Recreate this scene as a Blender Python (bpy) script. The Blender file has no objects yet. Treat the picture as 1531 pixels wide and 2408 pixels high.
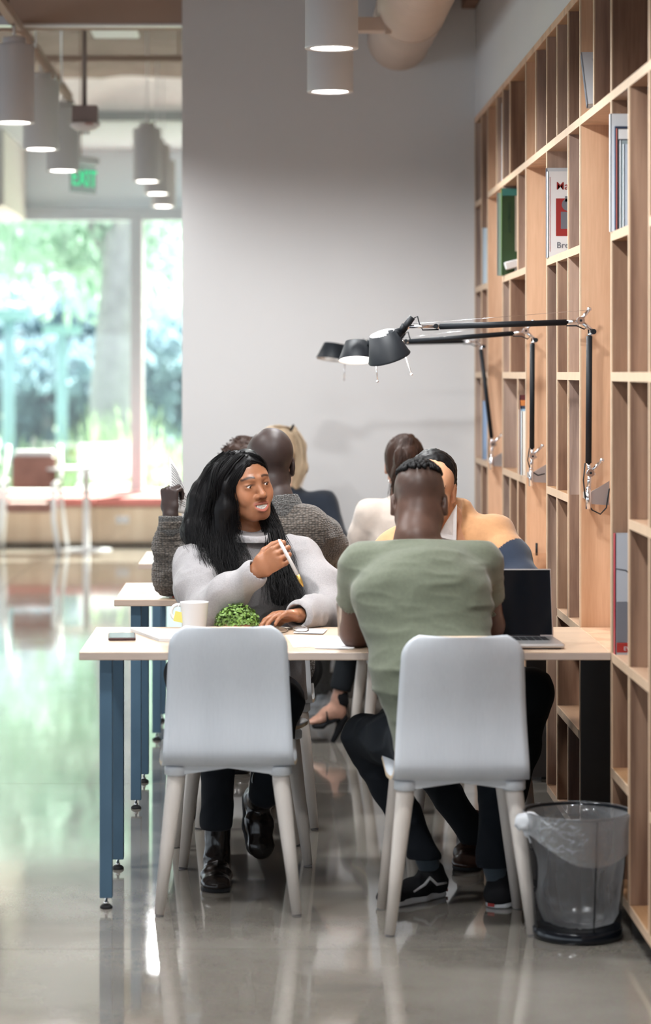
import bpy, bmesh, math, random
import numpy as np
from mathutils import Vector, Matrix, Euler

# ------------------------------------------------------------------ camera, world, sun, exposure
FOC = 6000.0; VX = 628.0; VY = 875.0; EYE = 1.555; IW = 1531; IH = 2408
scn = bpy.context.scene
COL = scn.collection
cam_d = bpy.data.cameras.new('camera'); cam = bpy.data.objects.new('camera', cam_d); COL.objects.link(cam)
cam.location = (0, 0, EYE); cam.rotation_euler = (math.pi/2, 0, 0)
cam_d.sensor_fit = 'HORIZONTAL'; cam_d.sensor_width = 36.0
cam_d.lens = FOC/IW*36.0
cam_d.shift_x = (IW/2-VX)/IW; cam_d.shift_y = -(IH/2-VY)/IW
cam_d.clip_start = 0.1; cam_d.clip_end = 300
cam_d.dof.use_dof = True; cam_d.dof.focus_distance = 8.45; cam_d.dof.aperture_fstop = 3.8
scn.camera = cam

world = bpy.data.worlds.new('sky'); scn.world = world; world.use_nodes = True
bg = world.node_tree.nodes['Background']
bg.inputs[0].default_value = (0.80, 0.90, 1.0, 1); bg.inputs[1].default_value = 1.85
sun_d = bpy.data.lights.new('sun', 'SUN'); sun_d.energy = 34.0; sun_d.angle = math.radians(0.6); sun_d.color = (1.0, 0.96, 0.88)
sun = bpy.data.objects.new('sun', sun_d); COL.objects.link(sun)
sun.rotation_euler = Vector((0.25, 0.95, 1.0)).to_track_quat('Z', 'Y').to_euler(); sun.location = (6, 40, 30)
PENDANT_W = 128.0
scn.view_settings.view_transform = 'Standard'; scn.view_settings.look = 'None'
scn.view_settings.exposure = 0.15; scn.view_settings.gamma = 1.0; scn.view_settings.use_curve_mapping = False

# ------------------------------------------------------------------ helpers
rnd = random.Random(7)
PI = math.pi
def P(px, py, d):
    "the point that stands at depth d on the line of sight through a picture position"
    return Vector(((px-VX)*d/FOC, d, EYE-(py-VY)*d/FOC))

def tag(o, label=None, cat=None, group=None, kind=None):
    if label: o['label'] = label
    if cat: o['category'] = cat
    if group: o['group'] = group
    if kind: o['kind'] = kind
    return o

def empty(name, loc=(0, 0, 0), rz=0.0, label=None, cat=None, group=None):
    o = bpy.data.objects.new(name, None); COL.objects.link(o)
    o.location = loc; o.rotation_euler = (0, 0, rz); o.empty_display_size = 0.05
    return tag(o, label, cat, group)

class MB:
    "collects shapes with material slots and links them as ONE mesh object"
    def __init__(s): s.v = []; s.f = []; s.m = []; s.sm = []
    def add(s, vs, fs, mi=0, smooth=False):
        b = len(s.v); s.v += [tuple(v) for v in vs]
        for f in fs: s.f.append([b+i for i in f]); s.m.append(mi); s.sm.append(smooth)
        return s
    def box(s, x0, x1, y0, y1, z0, z1, mi=0, M=None):
        vs = [Vector((x, y, z)) for z in (z0, z1) for y in (y0, y1) for x in (x0, x1)]
        if M is not None: vs = [M @ v for v in vs]
        return s.add(vs, [(0, 2, 3, 1), (4, 5, 7, 6), (0, 1, 5, 4), (2, 6, 7, 3), (0, 4, 6, 2), (1, 3, 7, 5)], mi)
    def bbox(s, x0, x1, y0, y1, z0, z1, b=0.003, mi=0, M=None):
        "box with chamfered edges"
        bm = bmesh.new(); bmesh.ops.create_cube(bm, size=1)
        for v in bm.verts:
            v.co = Vector((x0+(v.co.x+.5)*(x1-x0), y0+(v.co.y+.5)*(y1-y0), z0+(v.co.z+.5)*(z1-z0)))
        bmesh.ops.bevel(bm, geom=bm.edges[:], offset=b, segments=2, affect='EDGES', profile=.5)
        return s.frombm(bm, mi, M)
    def frombm(s, bm, mi=0, M=None, smooth=False):
        bm.verts.index_update()
        s.add([(M @ v.co if M is not None else v.co.copy()) for v in bm.verts], [[v.index for v in f.verts] for f in bm.faces], mi, smooth)
        bm.free(); return s
    def tube(s, pts, r, n=10, mi=0, caps=True, sq=None, smooth=True, closed=False):
        pts = [Vector(p) for p in pts]; rs = r if isinstance(r, (list, tuple)) else [r]*len(pts)
        N = len(pts); ring = []; prev = None
        for i, p in enumerate(pts):
            if closed: t = pts[(i+1) % N]-pts[i-1]
            else: t = (pts[min(i+1, N-1)]-pts[max(i-1, 0)])
            t = t.normalized() if t.length > 1e-9 else Vector((0, 0, 1))
            if prev is None:
                a = Vector((0, 0, 1)) if abs(t.z) < .9 else Vector((1, 0, 0))
                u = t.cross(a).normalized()
            else:
                u = (prev-t*prev.dot(t)).normalized()
            prev = u; w = t.cross(u)
            ring.append([p+(u*math.cos(2*PI*k/n)+w*math.sin(2*PI*k/n)*(sq or 1))*rs[i] for k in range(n)])
        vs = [v for R in ring for v in R]; fs = []
        for i in range(N if closed else N-1):
            j = (i+1) % N
            for k in range(n): fs.append((i*n+k, i*n+(k+1) % n, j*n+(k+1) % n, j*n+k))
        b = len(s.v); s.add(vs, fs, mi, smooth)
        if caps and not closed:
            s.f.append([b+k for k in range(n)][::-1]); s.m.append(mi); s.sm.append(False)
            s.f.append([b+(N-1)*n+k for k in range(n)]); s.m.append(mi); s.sm.append(False)
        return s
    def cyl(s, p0, p1, r0, r1=None, n=20, mi=0, caps=True, smooth=True):
        return s.tube([p0, p1], [r0, r0 if r1 is None else r1], n, mi, caps, smooth=smooth)
    def lathe(s, prof, c=(0, 0, 0), n=28, mi=0, M=None, smooth=True):
        vs = []; fs = []; c = Vector(c)
        for (r, z) in prof:
            for k in range(n):
                v = Vector((r*math.cos(2*PI*k/n), r*math.sin(2*PI*k/n), z))
                vs.append((M @ v if M is not None else v)+c)
        for i in range(len(prof)-1):
            for k in range(n): fs.append((i*n+k, i*n+(k+1) % n, (i+1)*n+(k+1) % n, (i+1)*n+k))
        return s.add(vs, fs, mi, smooth)
    def ball(s, c, r, mi=0, n=12, M=None):
        bm = bmesh.new(); bmesh.ops.create_uvsphere(bm, u_segments=n, v_segments=max(6, n*2//3), radius=1)
        rr = r if isinstance(r, (tuple, list)) else (r, r, r)
        T = Matrix.Translation(Vector(c)) @ (M.to_4x4() if M is not None else Matrix()) @ Matrix.Diagonal((rr[0], rr[1], rr[2], 1))
        return s.frombm(bm, mi, T, True)
    def build(s, name, mats, parent=None, local=False, bevel=0, kind=None, label=None):
        me = bpy.data.meshes.new(name); me.from_pydata([tuple(v) for v in s.v], [], s.f)
        for m in (mats if isinstance(mats, (list, tuple)) else [mats]): me.materials.append(m)
        me.polygons.foreach_set('material_index', s.m); me.polygons.foreach_set('use_smooth', s.sm)
        me.update()
        o = bpy.data.objects.new(name, me); COL.objects.link(o)
        if parent is not None:
            o.parent = parent
            if not local: o.matrix_parent_inverse = Matrix.Translation(parent_loc(parent)).inverted()
        if bevel:
            md = o.modifiers.new('bevel', 'BEVEL'); md.width = bevel; md.segments = 2; md.limit_method = 'ANGLE'
        if kind: o['kind'] = kind
        if label: o['label'] = label
        return o
def parent_loc(p):
    return Vector((0, 0, 0)) if p.parent else Vector(p.location)

def text_mesh(s, body, size, M, mi=0, depth=0.0006, bold=True):
    "lettering as thin raised geometry added to MB s; text lies in local xy, M places it"
    cu = bpy.data.curves.new('t', 'FONT'); cu.body = body; cu.size = size; cu.extrude = depth; cu.offset = size*.006 if bold else 0
    cu.resolution_u = 3
    o = bpy.data.objects.new('t', cu); COL.objects.link(o)
    dg = bpy.context.evaluated_depsgraph_get(); me = bpy.data.meshes.new_from_object(o.evaluated_get(dg))
    s.add([M @ v.co for v in me.vertices], [list(p.vertices) for p in me.polygons], mi)
    bpy.data.objects.remove(o); bpy.data.curves.remove(cu); bpy.data.meshes.remove(me)
    return s

# ---- materials
MATS = {}
def mat(name, col, rough=.5, metal=0., nscale=0, namt=.15, bscale=0, bstr=.2, spec=.5, emit=None, estr=1., trans=0., alpha=1., sheen=0., coat=0., rand=0., sub=0., ior=1.45, bdist=.002, attr=None):
    m = bpy.data.materials.new(name); m.use_nodes = True; nt = m.node_tree; N = nt.nodes; L = nt.links
    b = N['Principled BSDF']
    c = col if len(col) == 4 else (*col, 1)
    b.inputs['Base Color'].default_value = c; b.inputs['Roughness'].default_value = rough; b.inputs['Metallic'].default_value = metal
    b.inputs['Specular IOR Level'].default_value = spec; b.inputs['Transmission Weight'].default_value = trans; b.inputs['Alpha'].default_value = alpha
    b.inputs['Sheen Weight'].default_value = sheen; b.inputs['Coat Weight'].default_value = coat; b.inputs['IOR'].default_value = ior
    if sub: b.inputs['Subsurface Weight'].default_value = sub; b.inputs['Subsurface Radius'].default_value = (.012, .005, .003); b.inputs['Subsurface Scale'].default_value = 1.
    if emit: b.inputs['Emission Color'].default_value = (*emit, 1); b.inputs['Emission Strength'].default_value = estr
    tc = N.new('ShaderNodeTexCoord')
    src = None
    if attr:
        a = N.new('ShaderNodeAttribute'); a.attribute_name = attr; src = a.outputs['Color']
    if nscale:
        n = N.new('ShaderNodeTexNoise'); n.inputs['Scale'].default_value = nscale; n.inputs['Detail'].default_value = 5
        L.new(tc.outputs['Object'], n.inputs['Vector'])
        mx = N.new('ShaderNodeMix'); mx.data_type = 'RGBA'; mx.blend_type = 'MULTIPLY'; mx.inputs[0].default_value = 1
        r = N.new('ShaderNodeMapRange'); r.inputs[3].default_value = 1-namt; r.inputs[4].default_value = 1+namt; r.inputs[1].default_value = .3; r.inputs[2].default_value = .7
        L.new(n.outputs['Fac'], r.inputs[0]); L.new(r.outputs[0], mx.inputs[7])
        if src is not None: L.new(src, mx.inputs[6])
        else: mx.inputs[6].default_value = c
        src = mx.outputs[2]
    if rand:
        oi = N.new('ShaderNodeObjectInfo'); h = N.new('ShaderNodeHueSaturation')
        r = N.new('ShaderNodeMapRange'); r.inputs[3].default_value = 1-rand; r.inputs[4].default_value = 1+rand
        L.new(oi.outputs['Random'], r.inputs[0]); L.new(r.outputs[0], h.inputs['Value'])
        if src is not None: L.new(src, h.inputs['Color'])
        else: h.inputs['Color'].default_value = c
        src = h.outputs[0]
    if src is not None: L.new(src, b.inputs['Base Color'])
    if bscale:
        n = N.new('ShaderNodeTexNoise'); n.inputs['Scale'].default_value = bscale; n.inputs['Detail'].default_value = 3
        L.new(tc.outputs['Object'], n.inputs['Vector'])
        bp = N.new('ShaderNodeBump'); bp.inputs['Strength'].default_value = bstr; bp.inputs['Distance'].default_value = bdist
        L.new(n.outputs['Fac'], bp.inputs['Height']); L.new(bp.outputs[0], b.inputs['Normal'])
    MATS[name] = m; return m

def wood(name, c1, c2, axis='Z', rough=.45, scale=1., rand=.12, band=18., sat=.15):
    m = bpy.data.materials.new(name); m.use_nodes = True; nt = m.node_tree; N = nt.nodes; L = nt.links
    b = N['Principled BSDF']; b.inputs['Roughness'].default_value = rough
    tc = N.new('ShaderNodeTexCoord'); oi = N.new('ShaderNodeObjectInfo')
    mul = N.new('ShaderNodeVectorMath'); mul.operation = 'SCALE'; mul.inputs[0].default_value = (13, 17, 11); L.new(oi.outputs['Random'], mul.inputs['Scale'])
    ad = N.new('ShaderNodeVectorMath'); ad.operation = 'ADD'; L.new(tc.outputs['Object'], ad.inputs[0]); L.new(mul.outputs[0], ad.inputs[1])
    mp = N.new('ShaderNodeMapping'); L.new(ad.outputs[0], mp.inputs[0])
    s = {'X': (.07, 1, 1), 'Y': (1, .07, 1), 'Z': (1, 1, .07)}[axis]
    mp.inputs['Scale'].default_value = tuple(k*scale for k in s)
    n1 = N.new('ShaderNodeTexNoise'); n1.inputs['Scale'].default_value = 6; n1.inputs['Detail'].default_value = 2; L.new(mp.outputs[0], n1.inputs['Vector'])
    w = N.new('ShaderNodeMath'); w.operation = 'MULTIPLY'; w.inputs[1].default_value = band; L.new(n1.outputs['Fac'], w.inputs[0])
    fr = N.new('ShaderNodeMath'); fr.operation = 'SINE'; L.new(w.outputs[0], fr.inputs[0])
    n2 = N.new('ShaderNodeTexNoise'); n2.inputs['Scale'].default_value = 130; n2.inputs['Detail'].default_value = 3; L.new(mp.outputs[0], n2.inputs['Vector'])
    m1 = N.new('ShaderNodeMath'); m1.operation = 'MULTIPLY_ADD'; m1.inputs[1].default_value = .2; m1.inputs[2].default_value = .35; L.new(fr.outputs[0], m1.inputs[0])
    m2 = N.new('ShaderNodeMath'); m2.operation = 'MULTIPLY_ADD'; m2.inputs[1].default_value = .35; L.new(n2.outputs['Fac'], m2.inputs[0]); L.new(m1.outputs[0], m2.inputs[2])
    rp = N.new('ShaderNodeValToRGB'); rp.color_ramp.elements[0].position = .2; rp.color_ramp.elements[1].position = .85
    rp.color_ramp.elements[0].color = (*c1, 1); rp.color_ramp.elements[1].color = (*c2, 1); L.new(m2.outputs[0], rp.inputs[0])
    h = N.new('ShaderNodeHueSaturation'); L.new(rp.outputs[0], h.inputs['Color'])
    r = N.new('ShaderNodeMapRange'); r.inputs[3].default_value = 1-rand; r.inputs[4].default_value = 1+rand; L.new(oi.outputs['Random'], r.inputs[0]); L.new(r.outputs[0], h.inputs['Value'])
    r2 = N.new('ShaderNodeMapRange'); r2.inputs[3].default_value = 1+sat; r2.inputs[4].default_value = 1-sat; L.new(oi.outputs['Random'], r2.inputs[0]); L.new(r2.outputs[0], h.inputs['Saturation'])
    L.new(h.outputs[0], b.inputs['Base Color'])
    bp = N.new('ShaderNodeBump'); bp.inputs['Strength'].default_value = .15; bp.inputs['Distance'].default_value = .001; L.new(n2.outputs['Fac'], bp.inputs['Height']); L.new(bp.outputs[0], b.inputs['Normal'])
    MATS[name] = m; return m

M_wall = mat('wall paint', (.655, .65, .65), .85, nscale=1.5, namt=.02, bscale=300, bstr=.05)
M_wallW = mat('white plaster', (.76, .83, .88), .8, nscale=2, namt=.02)
M_ceil = mat('ceiling paint', (.20, .115, .08), .9, nscale=3, namt=.08)
M_beam = mat('beam paint', (.42, .30, .23), .8, nscale=2, namt=.05)
M_fabric_ins = mat('insulation fabric', (.27, .205, .175), .9, nscale=4, namt=.12, bscale=7, bstr=1., bdist=.05)
M_white = mat('white metal', (.76, .74, .73), .4, nscale=3, namt=.02)
M_duct = mat('duct paint', (.58, .46, .38), .55, nscale=5, namt=.03)
M_black = mat('matte black', (.006, .008, .011), .55, spec=.35)
M_blackg = mat('glossy black', (.008, .010, .014), .15)
M_paper_ = None
M_chrome = mat('chrome', (.85, .85, .87), .16, 1.)
M_alu = mat('brushed aluminium', (.72, .73, .75), .32, 1., bscale=200, bstr=.05)
M_rubber = mat('black rubber', (.015, .015, .017), .7)
M_glow = mat('lamp glow', (1, 1, 1), .5, emit=(1, .93, .84), estr=14.)
M_glowlamp = mat('lamp bulb glow', (1, 1, 1), .5, emit=(1, .96, .92), estr=16.)
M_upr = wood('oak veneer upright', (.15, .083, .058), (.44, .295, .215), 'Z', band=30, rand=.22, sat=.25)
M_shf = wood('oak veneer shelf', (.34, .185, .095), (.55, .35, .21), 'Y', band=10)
M_warm = wood('oak veneer warm lit tone', (.42, .225, .12), (.72, .46, .30), 'Z', band=16, rand=.06, sat=.05)  # oak of the bays: warm light tint put into the colour, beside grain variation
M_edge = mat('pale board edge', (.54, .385, .26), .5, nscale=30, namt=.06)
M_top = wood('bleached oak top', (.50, .36, .25), (.70, .54, .39), 'X', rough=.28, band=9, rand=.03, sat=.05)
M_topedge = wood('oak top edge', (.42, .32, .26), (.62, .50, .42), 'X', band=9, rand=.03)
M_leg = mat('blue grey steel', (.075, .14, .205), .42, .3, nscale=4, namt=.1)
M_darkp = mat('dark bronze panel', (.075, .062, .056), .32, .0, nscale=3, namt=.2)
M_chair = wood('white washed ply', (.52, .55, .59), (.63, .66, .70), 'Z', rough=.45, scale=1.5, band=5, rand=.02, sat=.3)
M_chairleg = wood('white washed ash', (.56, .50, .45), (.70, .65, .60), 'Z', rough=.4, band=6, rand=.02)
M_chairmet = mat('painted chair metal', (.62, .65, .68), .35, nscale=4, namt=.02)
M_paper = mat('paper', (.84, .83, .82), .7, nscale=20, namt=.02)
M_ink = mat('ink', (.05, .05, .06), .7)
# ------------------------------------------------------------------ the room
XW = 0.988          # front plane of the bookcase
DW = 12.15          # the back wall
ZT = 2.764          # top of the bookcase
ZC = 4.05
def struct(name, mb, m, parent=None, label=None):
    o = mb.build(name, m, parent)
    if parent is None: o['kind'] = 'structure'
    if label: o['label'] = label
    return o

# floor: polished concrete poured in slabs with recessed joints
def concrete():
    m = bpy.data.materials.new('polished concrete'); m.use_nodes = True; nt = m.node_tree; N = nt.nodes; L = nt.links
    b = N['Principled BSDF']; tc = N.new('ShaderNodeTexCoord')
    n = N.new('ShaderNodeTexNoise'); n.inputs['Scale'].default_value = .9; n.inputs['Detail'].default_value = 8; n.inputs['Roughness'].default_value = .65; L.new(tc.outputs['Object'], n.inputs['Vector'])
    n2 = N.new('ShaderNodeTexNoise'); n2.inputs['Scale'].default_value = 240; n2.inputs['Detail'].default_value = 3; L.new(tc.outputs['Object'], n2.inputs['Vector'])
    rp = N.new('ShaderNodeValToRGB'); e = rp.color_ramp.elements; e[0].position = .3; e[0].color = (.185, .165, .14, 1); e[1].position = .72; e[1].color = (.31, .285, .25, 1)
    L.new(n.outputs['Fac'], rp.inputs[0])
    mx = N.new('ShaderNodeMix'); mx.data_type = 'RGBA'; mx.blend_type = 'OVERLAY'; mx.inputs[0].default_value = .35; L.new(rp.outputs[0], mx.inputs[6]); L.new(n2.outputs['Color'], mx.inputs[7])
    L.new(mx.outputs[2], b.inputs['Base Color'])
    r = N.new('ShaderNodeMapRange'); r.inputs[3].default_value = .03; r.inputs[4].default_value = .13; L.new(n.outputs['Fac'], r.inputs[0]); L.new(r.outputs[0], b.inputs['Roughness'])
    b.inputs['Specular IOR Level'].default_value = .8; b.inputs['Coat Weight'].default_value = .35; b.inputs['Coat Roughness'].default_value = .03
    nb = N.new('ShaderNodeTexNoise'); nb.inputs['Scale'].default_value = 2.2; nb.inputs['Detail'].default_value = 2; L.new(tc.outputs['Object'], nb.inputs['Vector'])
    bp = N.new('ShaderNodeBump'); bp.inputs['Strength'].default_value = .10; bp.inputs['Distance'].default_value = .01; L.new(nb.outputs['Fac'], bp.inputs['Height']); L.new(bp.outputs[0], b.inputs['Normal'])
    return m
M_conc = concrete()
M_joint = mat('joint sealant', (.10, .095, .09), .8)
fl = struct('floor', MB().box(-9, 1.5, -6, 23.9, -.12, -.006), M_joint)
ys = [-6, -1.75, 2.55, 6.875, 9.64, 12.9, 16.9, 20.4, 23.9]; xs = [-9, -5.2, -1.9, 1.5]
for i in range(len(ys)-1):
    for j in range(len(xs)-1):
        MB().box(xs[j]+.002, xs[j+1]-.002, ys[i]+.002, ys[i+1]-.002, -.008, 0).build('concrete_slab', M_conc, fl)

# back wall that closes the room behind the tables
XL = (428-VX)*DW/FOC
struct('wall_back', MB().box(XL, 1.5, DW, DW+.22, .128, ZC), M_wall)
struct('baseboard_back', MB().box(XL-.004, XW+.02, DW-.012, DW+.1, .128, .148), mat('reveal lip', (.6, .57, .53), .6))
struct('trim_1', MB().box(XL+.02, 1.5, DW+.02, DW+.2, 0, .128), mat('dark toe reveal', (.10, .085, .075), .6))
# right wall above and behind the bookcase
struct('wall_right', MB().box(XW+.34, 1.5, -6, DW+.2, 0, ZT).box(XW+.004, 1.5, -6, DW, ZT+.001, ZC).box(1.3, 1.5, DW+.2, 23.6, 0, ZC), M_wall)
# ceiling deck, low ceiling beyond the drape
struct('ceiling', MB().box(-9, 1.5, -6, 20.2, ZC, ZC+.2).box(-9, 1.5, 20.95, 24.2, 3.66, 3.9), M_ceil)
struct('ceiling_soffit', MB().box(-9, 1.5, 20.96, 23.5, 3.60, 3.655), mat('soffit paint', (.42, .46, .48), .8))
struct('trim_2', MB().box(-9, XL-.001, DW, DW+.25, 3.215, ZC-.001), M_beam)
struct('trim_3', MB().box(-9, XL-.001, DW-.005, DW+.06, 3.203, 3.214), M_white)
struct('trim_4', MB().box(.925, XW+.003, DW-.30, DW-.001, 3.285, ZC-.001), M_ceil)
# unseen bands over the open left and camera sides, added to cut sky light
struct('sky_block_left', MB().box(-9.2, -9, -6, 24, 2.35, ZC), M_ceil)
struct('sky_block_front', MB().box(-9.2, 1.5, -6.2, -6, 2.35, ZC), M_ceil)
# crumpled insulation fabric slung under the deck, hanging down at its far end
me_v = []; nx, ny = 90, 60
rr = random.Random(3)
cr = [(rr.uniform(-9, 1.4), rr.uniform(12.4, 20.2), rr.uniform(.3, 1.1), rr.uniform(0, PI)) for _ in range(60)]
def crump(x, y):
    z = 0
    for (cx, cy, w, a) in cr:
        u = (x-cx)*math.cos(a)+(y-cy)*math.sin(a); v = -(x-cx)*math.sin(a)+(y-cy)*math.cos(a)
        z += .035*math.exp(-abs(u)/.10/w)*math.exp(-(v/(1.2*w))**2)
    return min(z, .16)
s = MB(); vs = []; X0, X1 = -6.0, 1.28
for j in range(ny+1):
    for i in range(nx+1):
        x = X0+(X1-X0)*i/nx; y = 12.45+(20.15-12.45)*j/ny
        sag = .10*math.sin(PI*((x*.9) % 1.0))*.6
        vs.append((x, y, 3.90-crump(x, y)-sag*.4))
W1 = nx+1
s.add(vs, [(j*W1+i, j*W1+i+1, (j+1)*W1+i+1, (j+1)*W1+i) for j in range(ny) for i in range(nx)], 0, True)
last = vs[-W1:]; vs = list(last)
K = 16
for j in range(1, K+1):
    for i in range(nx+1):
        x = X0+(X1-X0)*i/nx; t = j/K
        vs.append((x, 20.15+.65*t, 3.90-.22*t-crump(x, 20.15)*(1-t)-.05*math.sin(x*2.3+1)*math.sin(t*PI)-.018*math.sin(x*9+t*4)*math.sin(t*PI)))
s2 = MB(); s2.add(vs, [(j*W1+i, j*W1+i+1, (j+1)*W1+i+1, (j+1)*W1+i) for j in range(K) for i in range(nx)], 0, True)
tag(s2.build('ceiling_drape', mat('window lit drape', (.72, .70, .68), .9, nscale=6, namt=.05, bscale=9, bstr=.8, bdist=.03)), 'wavy far end of the ceiling fabric, window light painted in as paler colour', 'drape')  # same fabric as above; its window light is put into a paler colour
tag(s.build('insulation_fabric', M_fabric_ins), 'crumpled pale insulation fabric slung below the ceiling beyond the beam', 'fabric')
tag(MB().box(-6, 1.28, 20.80, 20.93, 3.60, 3.68).build('ceiling_rail', mat('grey rail', (.42, .45, .44), .6)), 'grey rail along the lower edge of the ceiling fabric', 'rail')
struct('trim_5', MB().box(-9, -2.22, 21.5, 23.49, 2.96, 3.599), mat('cream bulkhead', (.60, .59, .55), .8))

# far wall with the big window
DF = 23.5
zt = 2.95; zb = .47
struct('wall_far', MB().box(-9, 1.5, DF, DF+.3, zt+.11, 3.66).box(-9, 1.5, DF, DF+.3, 0, zb-.03), M_wallW)
M_frame = mat('window frame grey', (.50, .56, .60), .5, nscale=2, namt=.03)
M_framew = mat('window frame white', (.84, .84, .84), .5)
M_glass = bpy.data.materials.new('window glass'); M_glass.use_nodes = True
_N = M_glass.node_tree.nodes; _L = M_glass.node_tree.links; _N.remove(_N['Principled BSDF'])
_t = _N.new('ShaderNodeBsdfTransparent'); _g = _N.new('ShaderNodeBsdfGlossy'); _g.inputs['Roughness'].default_value = .02; _m = _N.new('ShaderNodeMixShader'); _f = _N.new('ShaderNodeFresnel'); _f.inputs[0].default_value = 1.45
_t.inputs[0].default_value = (.93, .97, .96, 1)
_m.inputs[0].default_value = .05; _L.new(_t.outputs[0], _m.inputs[1]); _L.new(_g.outputs[0], _m.inputs[2]); _L.new(_m.outputs[0], _N['Material Output'].inputs[0])
mul_x = [-8.2, -4.95, -1.255, 1.2]
for i in range(3):
    x0 = mul_x[i]; x1 = mul_x[i+1]
    w = tag(empty(f'window_{i+1}', ((x0+x1)/2, DF, zb)), kind='structure')
    MB().box(x0, x0+.10, DF-.05, DF+.12, zb, zt).build('window_frame', M_frame, w, label='grey mullion')
    MB().box(x0+.10, x0+.115, DF-.06, DF+.1, zb, zt).build('glazing_bead', M_framew, w)
    MB().box(x0, x1, DF-.06, DF+.14, zt, zt+.11).build('head_rail', M_frame, w)
    MB().box(x0, x1, DF-.04, DF+.14, zb-.03, zb).build('sill', M_framew, w)
    MB().box(x0+.1, x1, DF+.05, DF+.058, zb, zt).build('pane', M_glass, w)

# window seat
M_bench = wood('bench plywood', (.62, .48, .34), (.78, .65, .50), 'Z', band=12, rand=.05)
M_cush = mat('pink seat fabric', (.60, .22, .20), .9, nscale=8, namt=.06)
wb = empty('window_bench', (-2.5, 22.95, 0), label='long plywood bench with pink upholstered seat under the window', cat='bench')
bx0 = [-4.9, -3.78, -2.66, -1.54, -.60, .34, 1.28]
for i in range(6):
    MB().box(bx0[i]+.004, bx0[i+1]-.004, 22.80, 22.82, .05, .35).build('front_panel', M_bench, wb)
    MB().bbox(bx0[i]+.004, bx0[i+1]-.004, 22.76, 23.36, .36, .435, .012).build('seat_cushion', M_cush, wb)
MB().box(-4.9, 1.28, 22.83, 23.40, .02, .355).build('bench_carcass', M_bench, wb)
MB().box(-4.9, 1.28, 22.84, 23.42, 0, .03).build('toe_kick', M_black, wb)
ou = empty('power_outlet', (P(288, 1222, 22.8)), label='white power outlet plate on the plywood bench front', cat='outlet')
c = P(288, 1222, 22.79)
MB().bbox(c.x-.06, c.x+.06, 22.785, 22.799, c.z-.035, c.z+.035, .004).build('cover_plate', M_white, ou)
for k in (-1, 1): MB().box(c.x+k*.028-.015, c.x+k*.028+.015, 22.782, 22.786, c.z-.014, c.z+.014).build('socket', mat('socket grey', (.4, .45, .5), .5), ou)
# ------------------------------------------------------------------ outdoors
M_lawn = mat('lawn', (.42, .52, .36), .9, nscale=1.2, namt=.2)
struct('ground', MB().box(-60, 40, 24.2, 110, -.25, -.15), M_lawn)
struct('terrace', MB().box(-20, 12, 23.81, 27, -.15, -.02), mat('pale paving', (.62, .60, .56), .8, nscale=3, namt=.05))
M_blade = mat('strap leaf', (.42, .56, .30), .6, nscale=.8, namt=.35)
M_leafl = mat('hazed light foliage', (.54, .66, .60), .6, nscale=.6, namt=.35)  # leaf, shrub and bark colours paled and blued to paint in the veiling glare
M_leafd = mat('hazed dark foliage', (.24, .34, .40), .7, nscale=.5, namt=.4)
M_bark = mat('hazed bark', (.34, .32, .36), .9, nscale=6, namt=.15, bscale=20, bstr=.6, bdist=.01)
def glowleaf(m, c, fac=.55):
    N = m.node_tree.nodes; L = m.node_tree.links; b = N['Principled BSDF']; t = N.new('ShaderNodeBsdfTranslucent'); x = N.new('ShaderNodeMixShader'); x.inputs[0].default_value = fac
    src = [l.from_socket for l in L if l.to_socket == b.inputs['Base Color']]
    if src: L.new(src[0], t.inputs[0])
    else: t.inputs[0].default_value = (*c, 1)
    L.new(b.outputs[0], x.inputs[1]); L.new(t.outputs[0], x.inputs[2]); L.new(x.outputs[0], N['Material Output'].inputs[0])
for m_ in (M_blade, M_leafl, M_leafd): glowleaf(m_, (.4, .5, .4))
def leaves(n, fpos, size, seed):
    r = random.Random(seed); s = MB(); vs = []; fs = []
    for i in range(n):
        c = Vector(fpos(r)); a = Euler((r.uniform(0, 6.3), r.uniform(0, 6.3), r.uniform(0, 6.3))).to_matrix(); k = size*r.uniform(.6, 1.4)
        b = len(vs); vs += [c+a @ Vector(q)*k for q in ((-1, 0, 0), (0, .45, .1), (1, 0, 0), (0, -.45, .1))]; fs.append((b, b+1, b+2, b+3))
    return s.add(vs, fs)
def crown(c, R, sub, r0):
    subs = []
    for _ in range(sub):
        v = Vector((r0.gauss(0, 1), r0.gauss(0, 1), r0.gauss(0, 1))).normalized()*r0.uniform(.4, .95)
        subs.append((Vector((c[0]+v.x*R[0], c[1]+v.y*R[1], c[2]+v.z*R[2])), r0.uniform(.25, .45)))
    def f(r):
        q, k = r.choice(subs); v = Vector((r.gauss(0, 1), r.gauss(0, 1), r.gauss(0, 1))).normalized()*r.uniform(.6, 1)**.5*k
        return (q.x+v.x*R[0], q.y+v.y*R[1], q.z+v.z*R[2])
    return f
def tree(name, base, h, r, c, R, m, n, seed, label, lean=0.0, size=.16):
    t = empty(name, base, label=label, cat='tree', group='trees beyond the window')
    b = Vector(base); rr = random.Random(seed)
    s = MB(); pts = [b+Vector((lean*k/6+.03*math.sin(k*2.1), 0, h*k/6)) for k in range(7)]
    s.tube([b+Vector((0, 0, -.1))]+pts, [r*1.6]+[r*(1.25-.5*k/6) if k else r*1.35 for k in range(7)], 12)
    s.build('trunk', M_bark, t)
    for k in range(4):
        a = pts[4+k % 3]; e = Vector(c)+Vector((rr.uniform(-.6, .6)*R[0], rr.uniform(-.5, .5)*R[1], rr.uniform(-.3, .4)*R[2]))
        MB().tube([a, (a+e)/2+Vector((0, 0, .2)), e], [r*.5, r*.35, r*.12], 8).build('branch', M_bark, t)
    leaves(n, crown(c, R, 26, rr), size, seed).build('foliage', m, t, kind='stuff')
    return t
c0 = P(258, 1140, 30)
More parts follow.
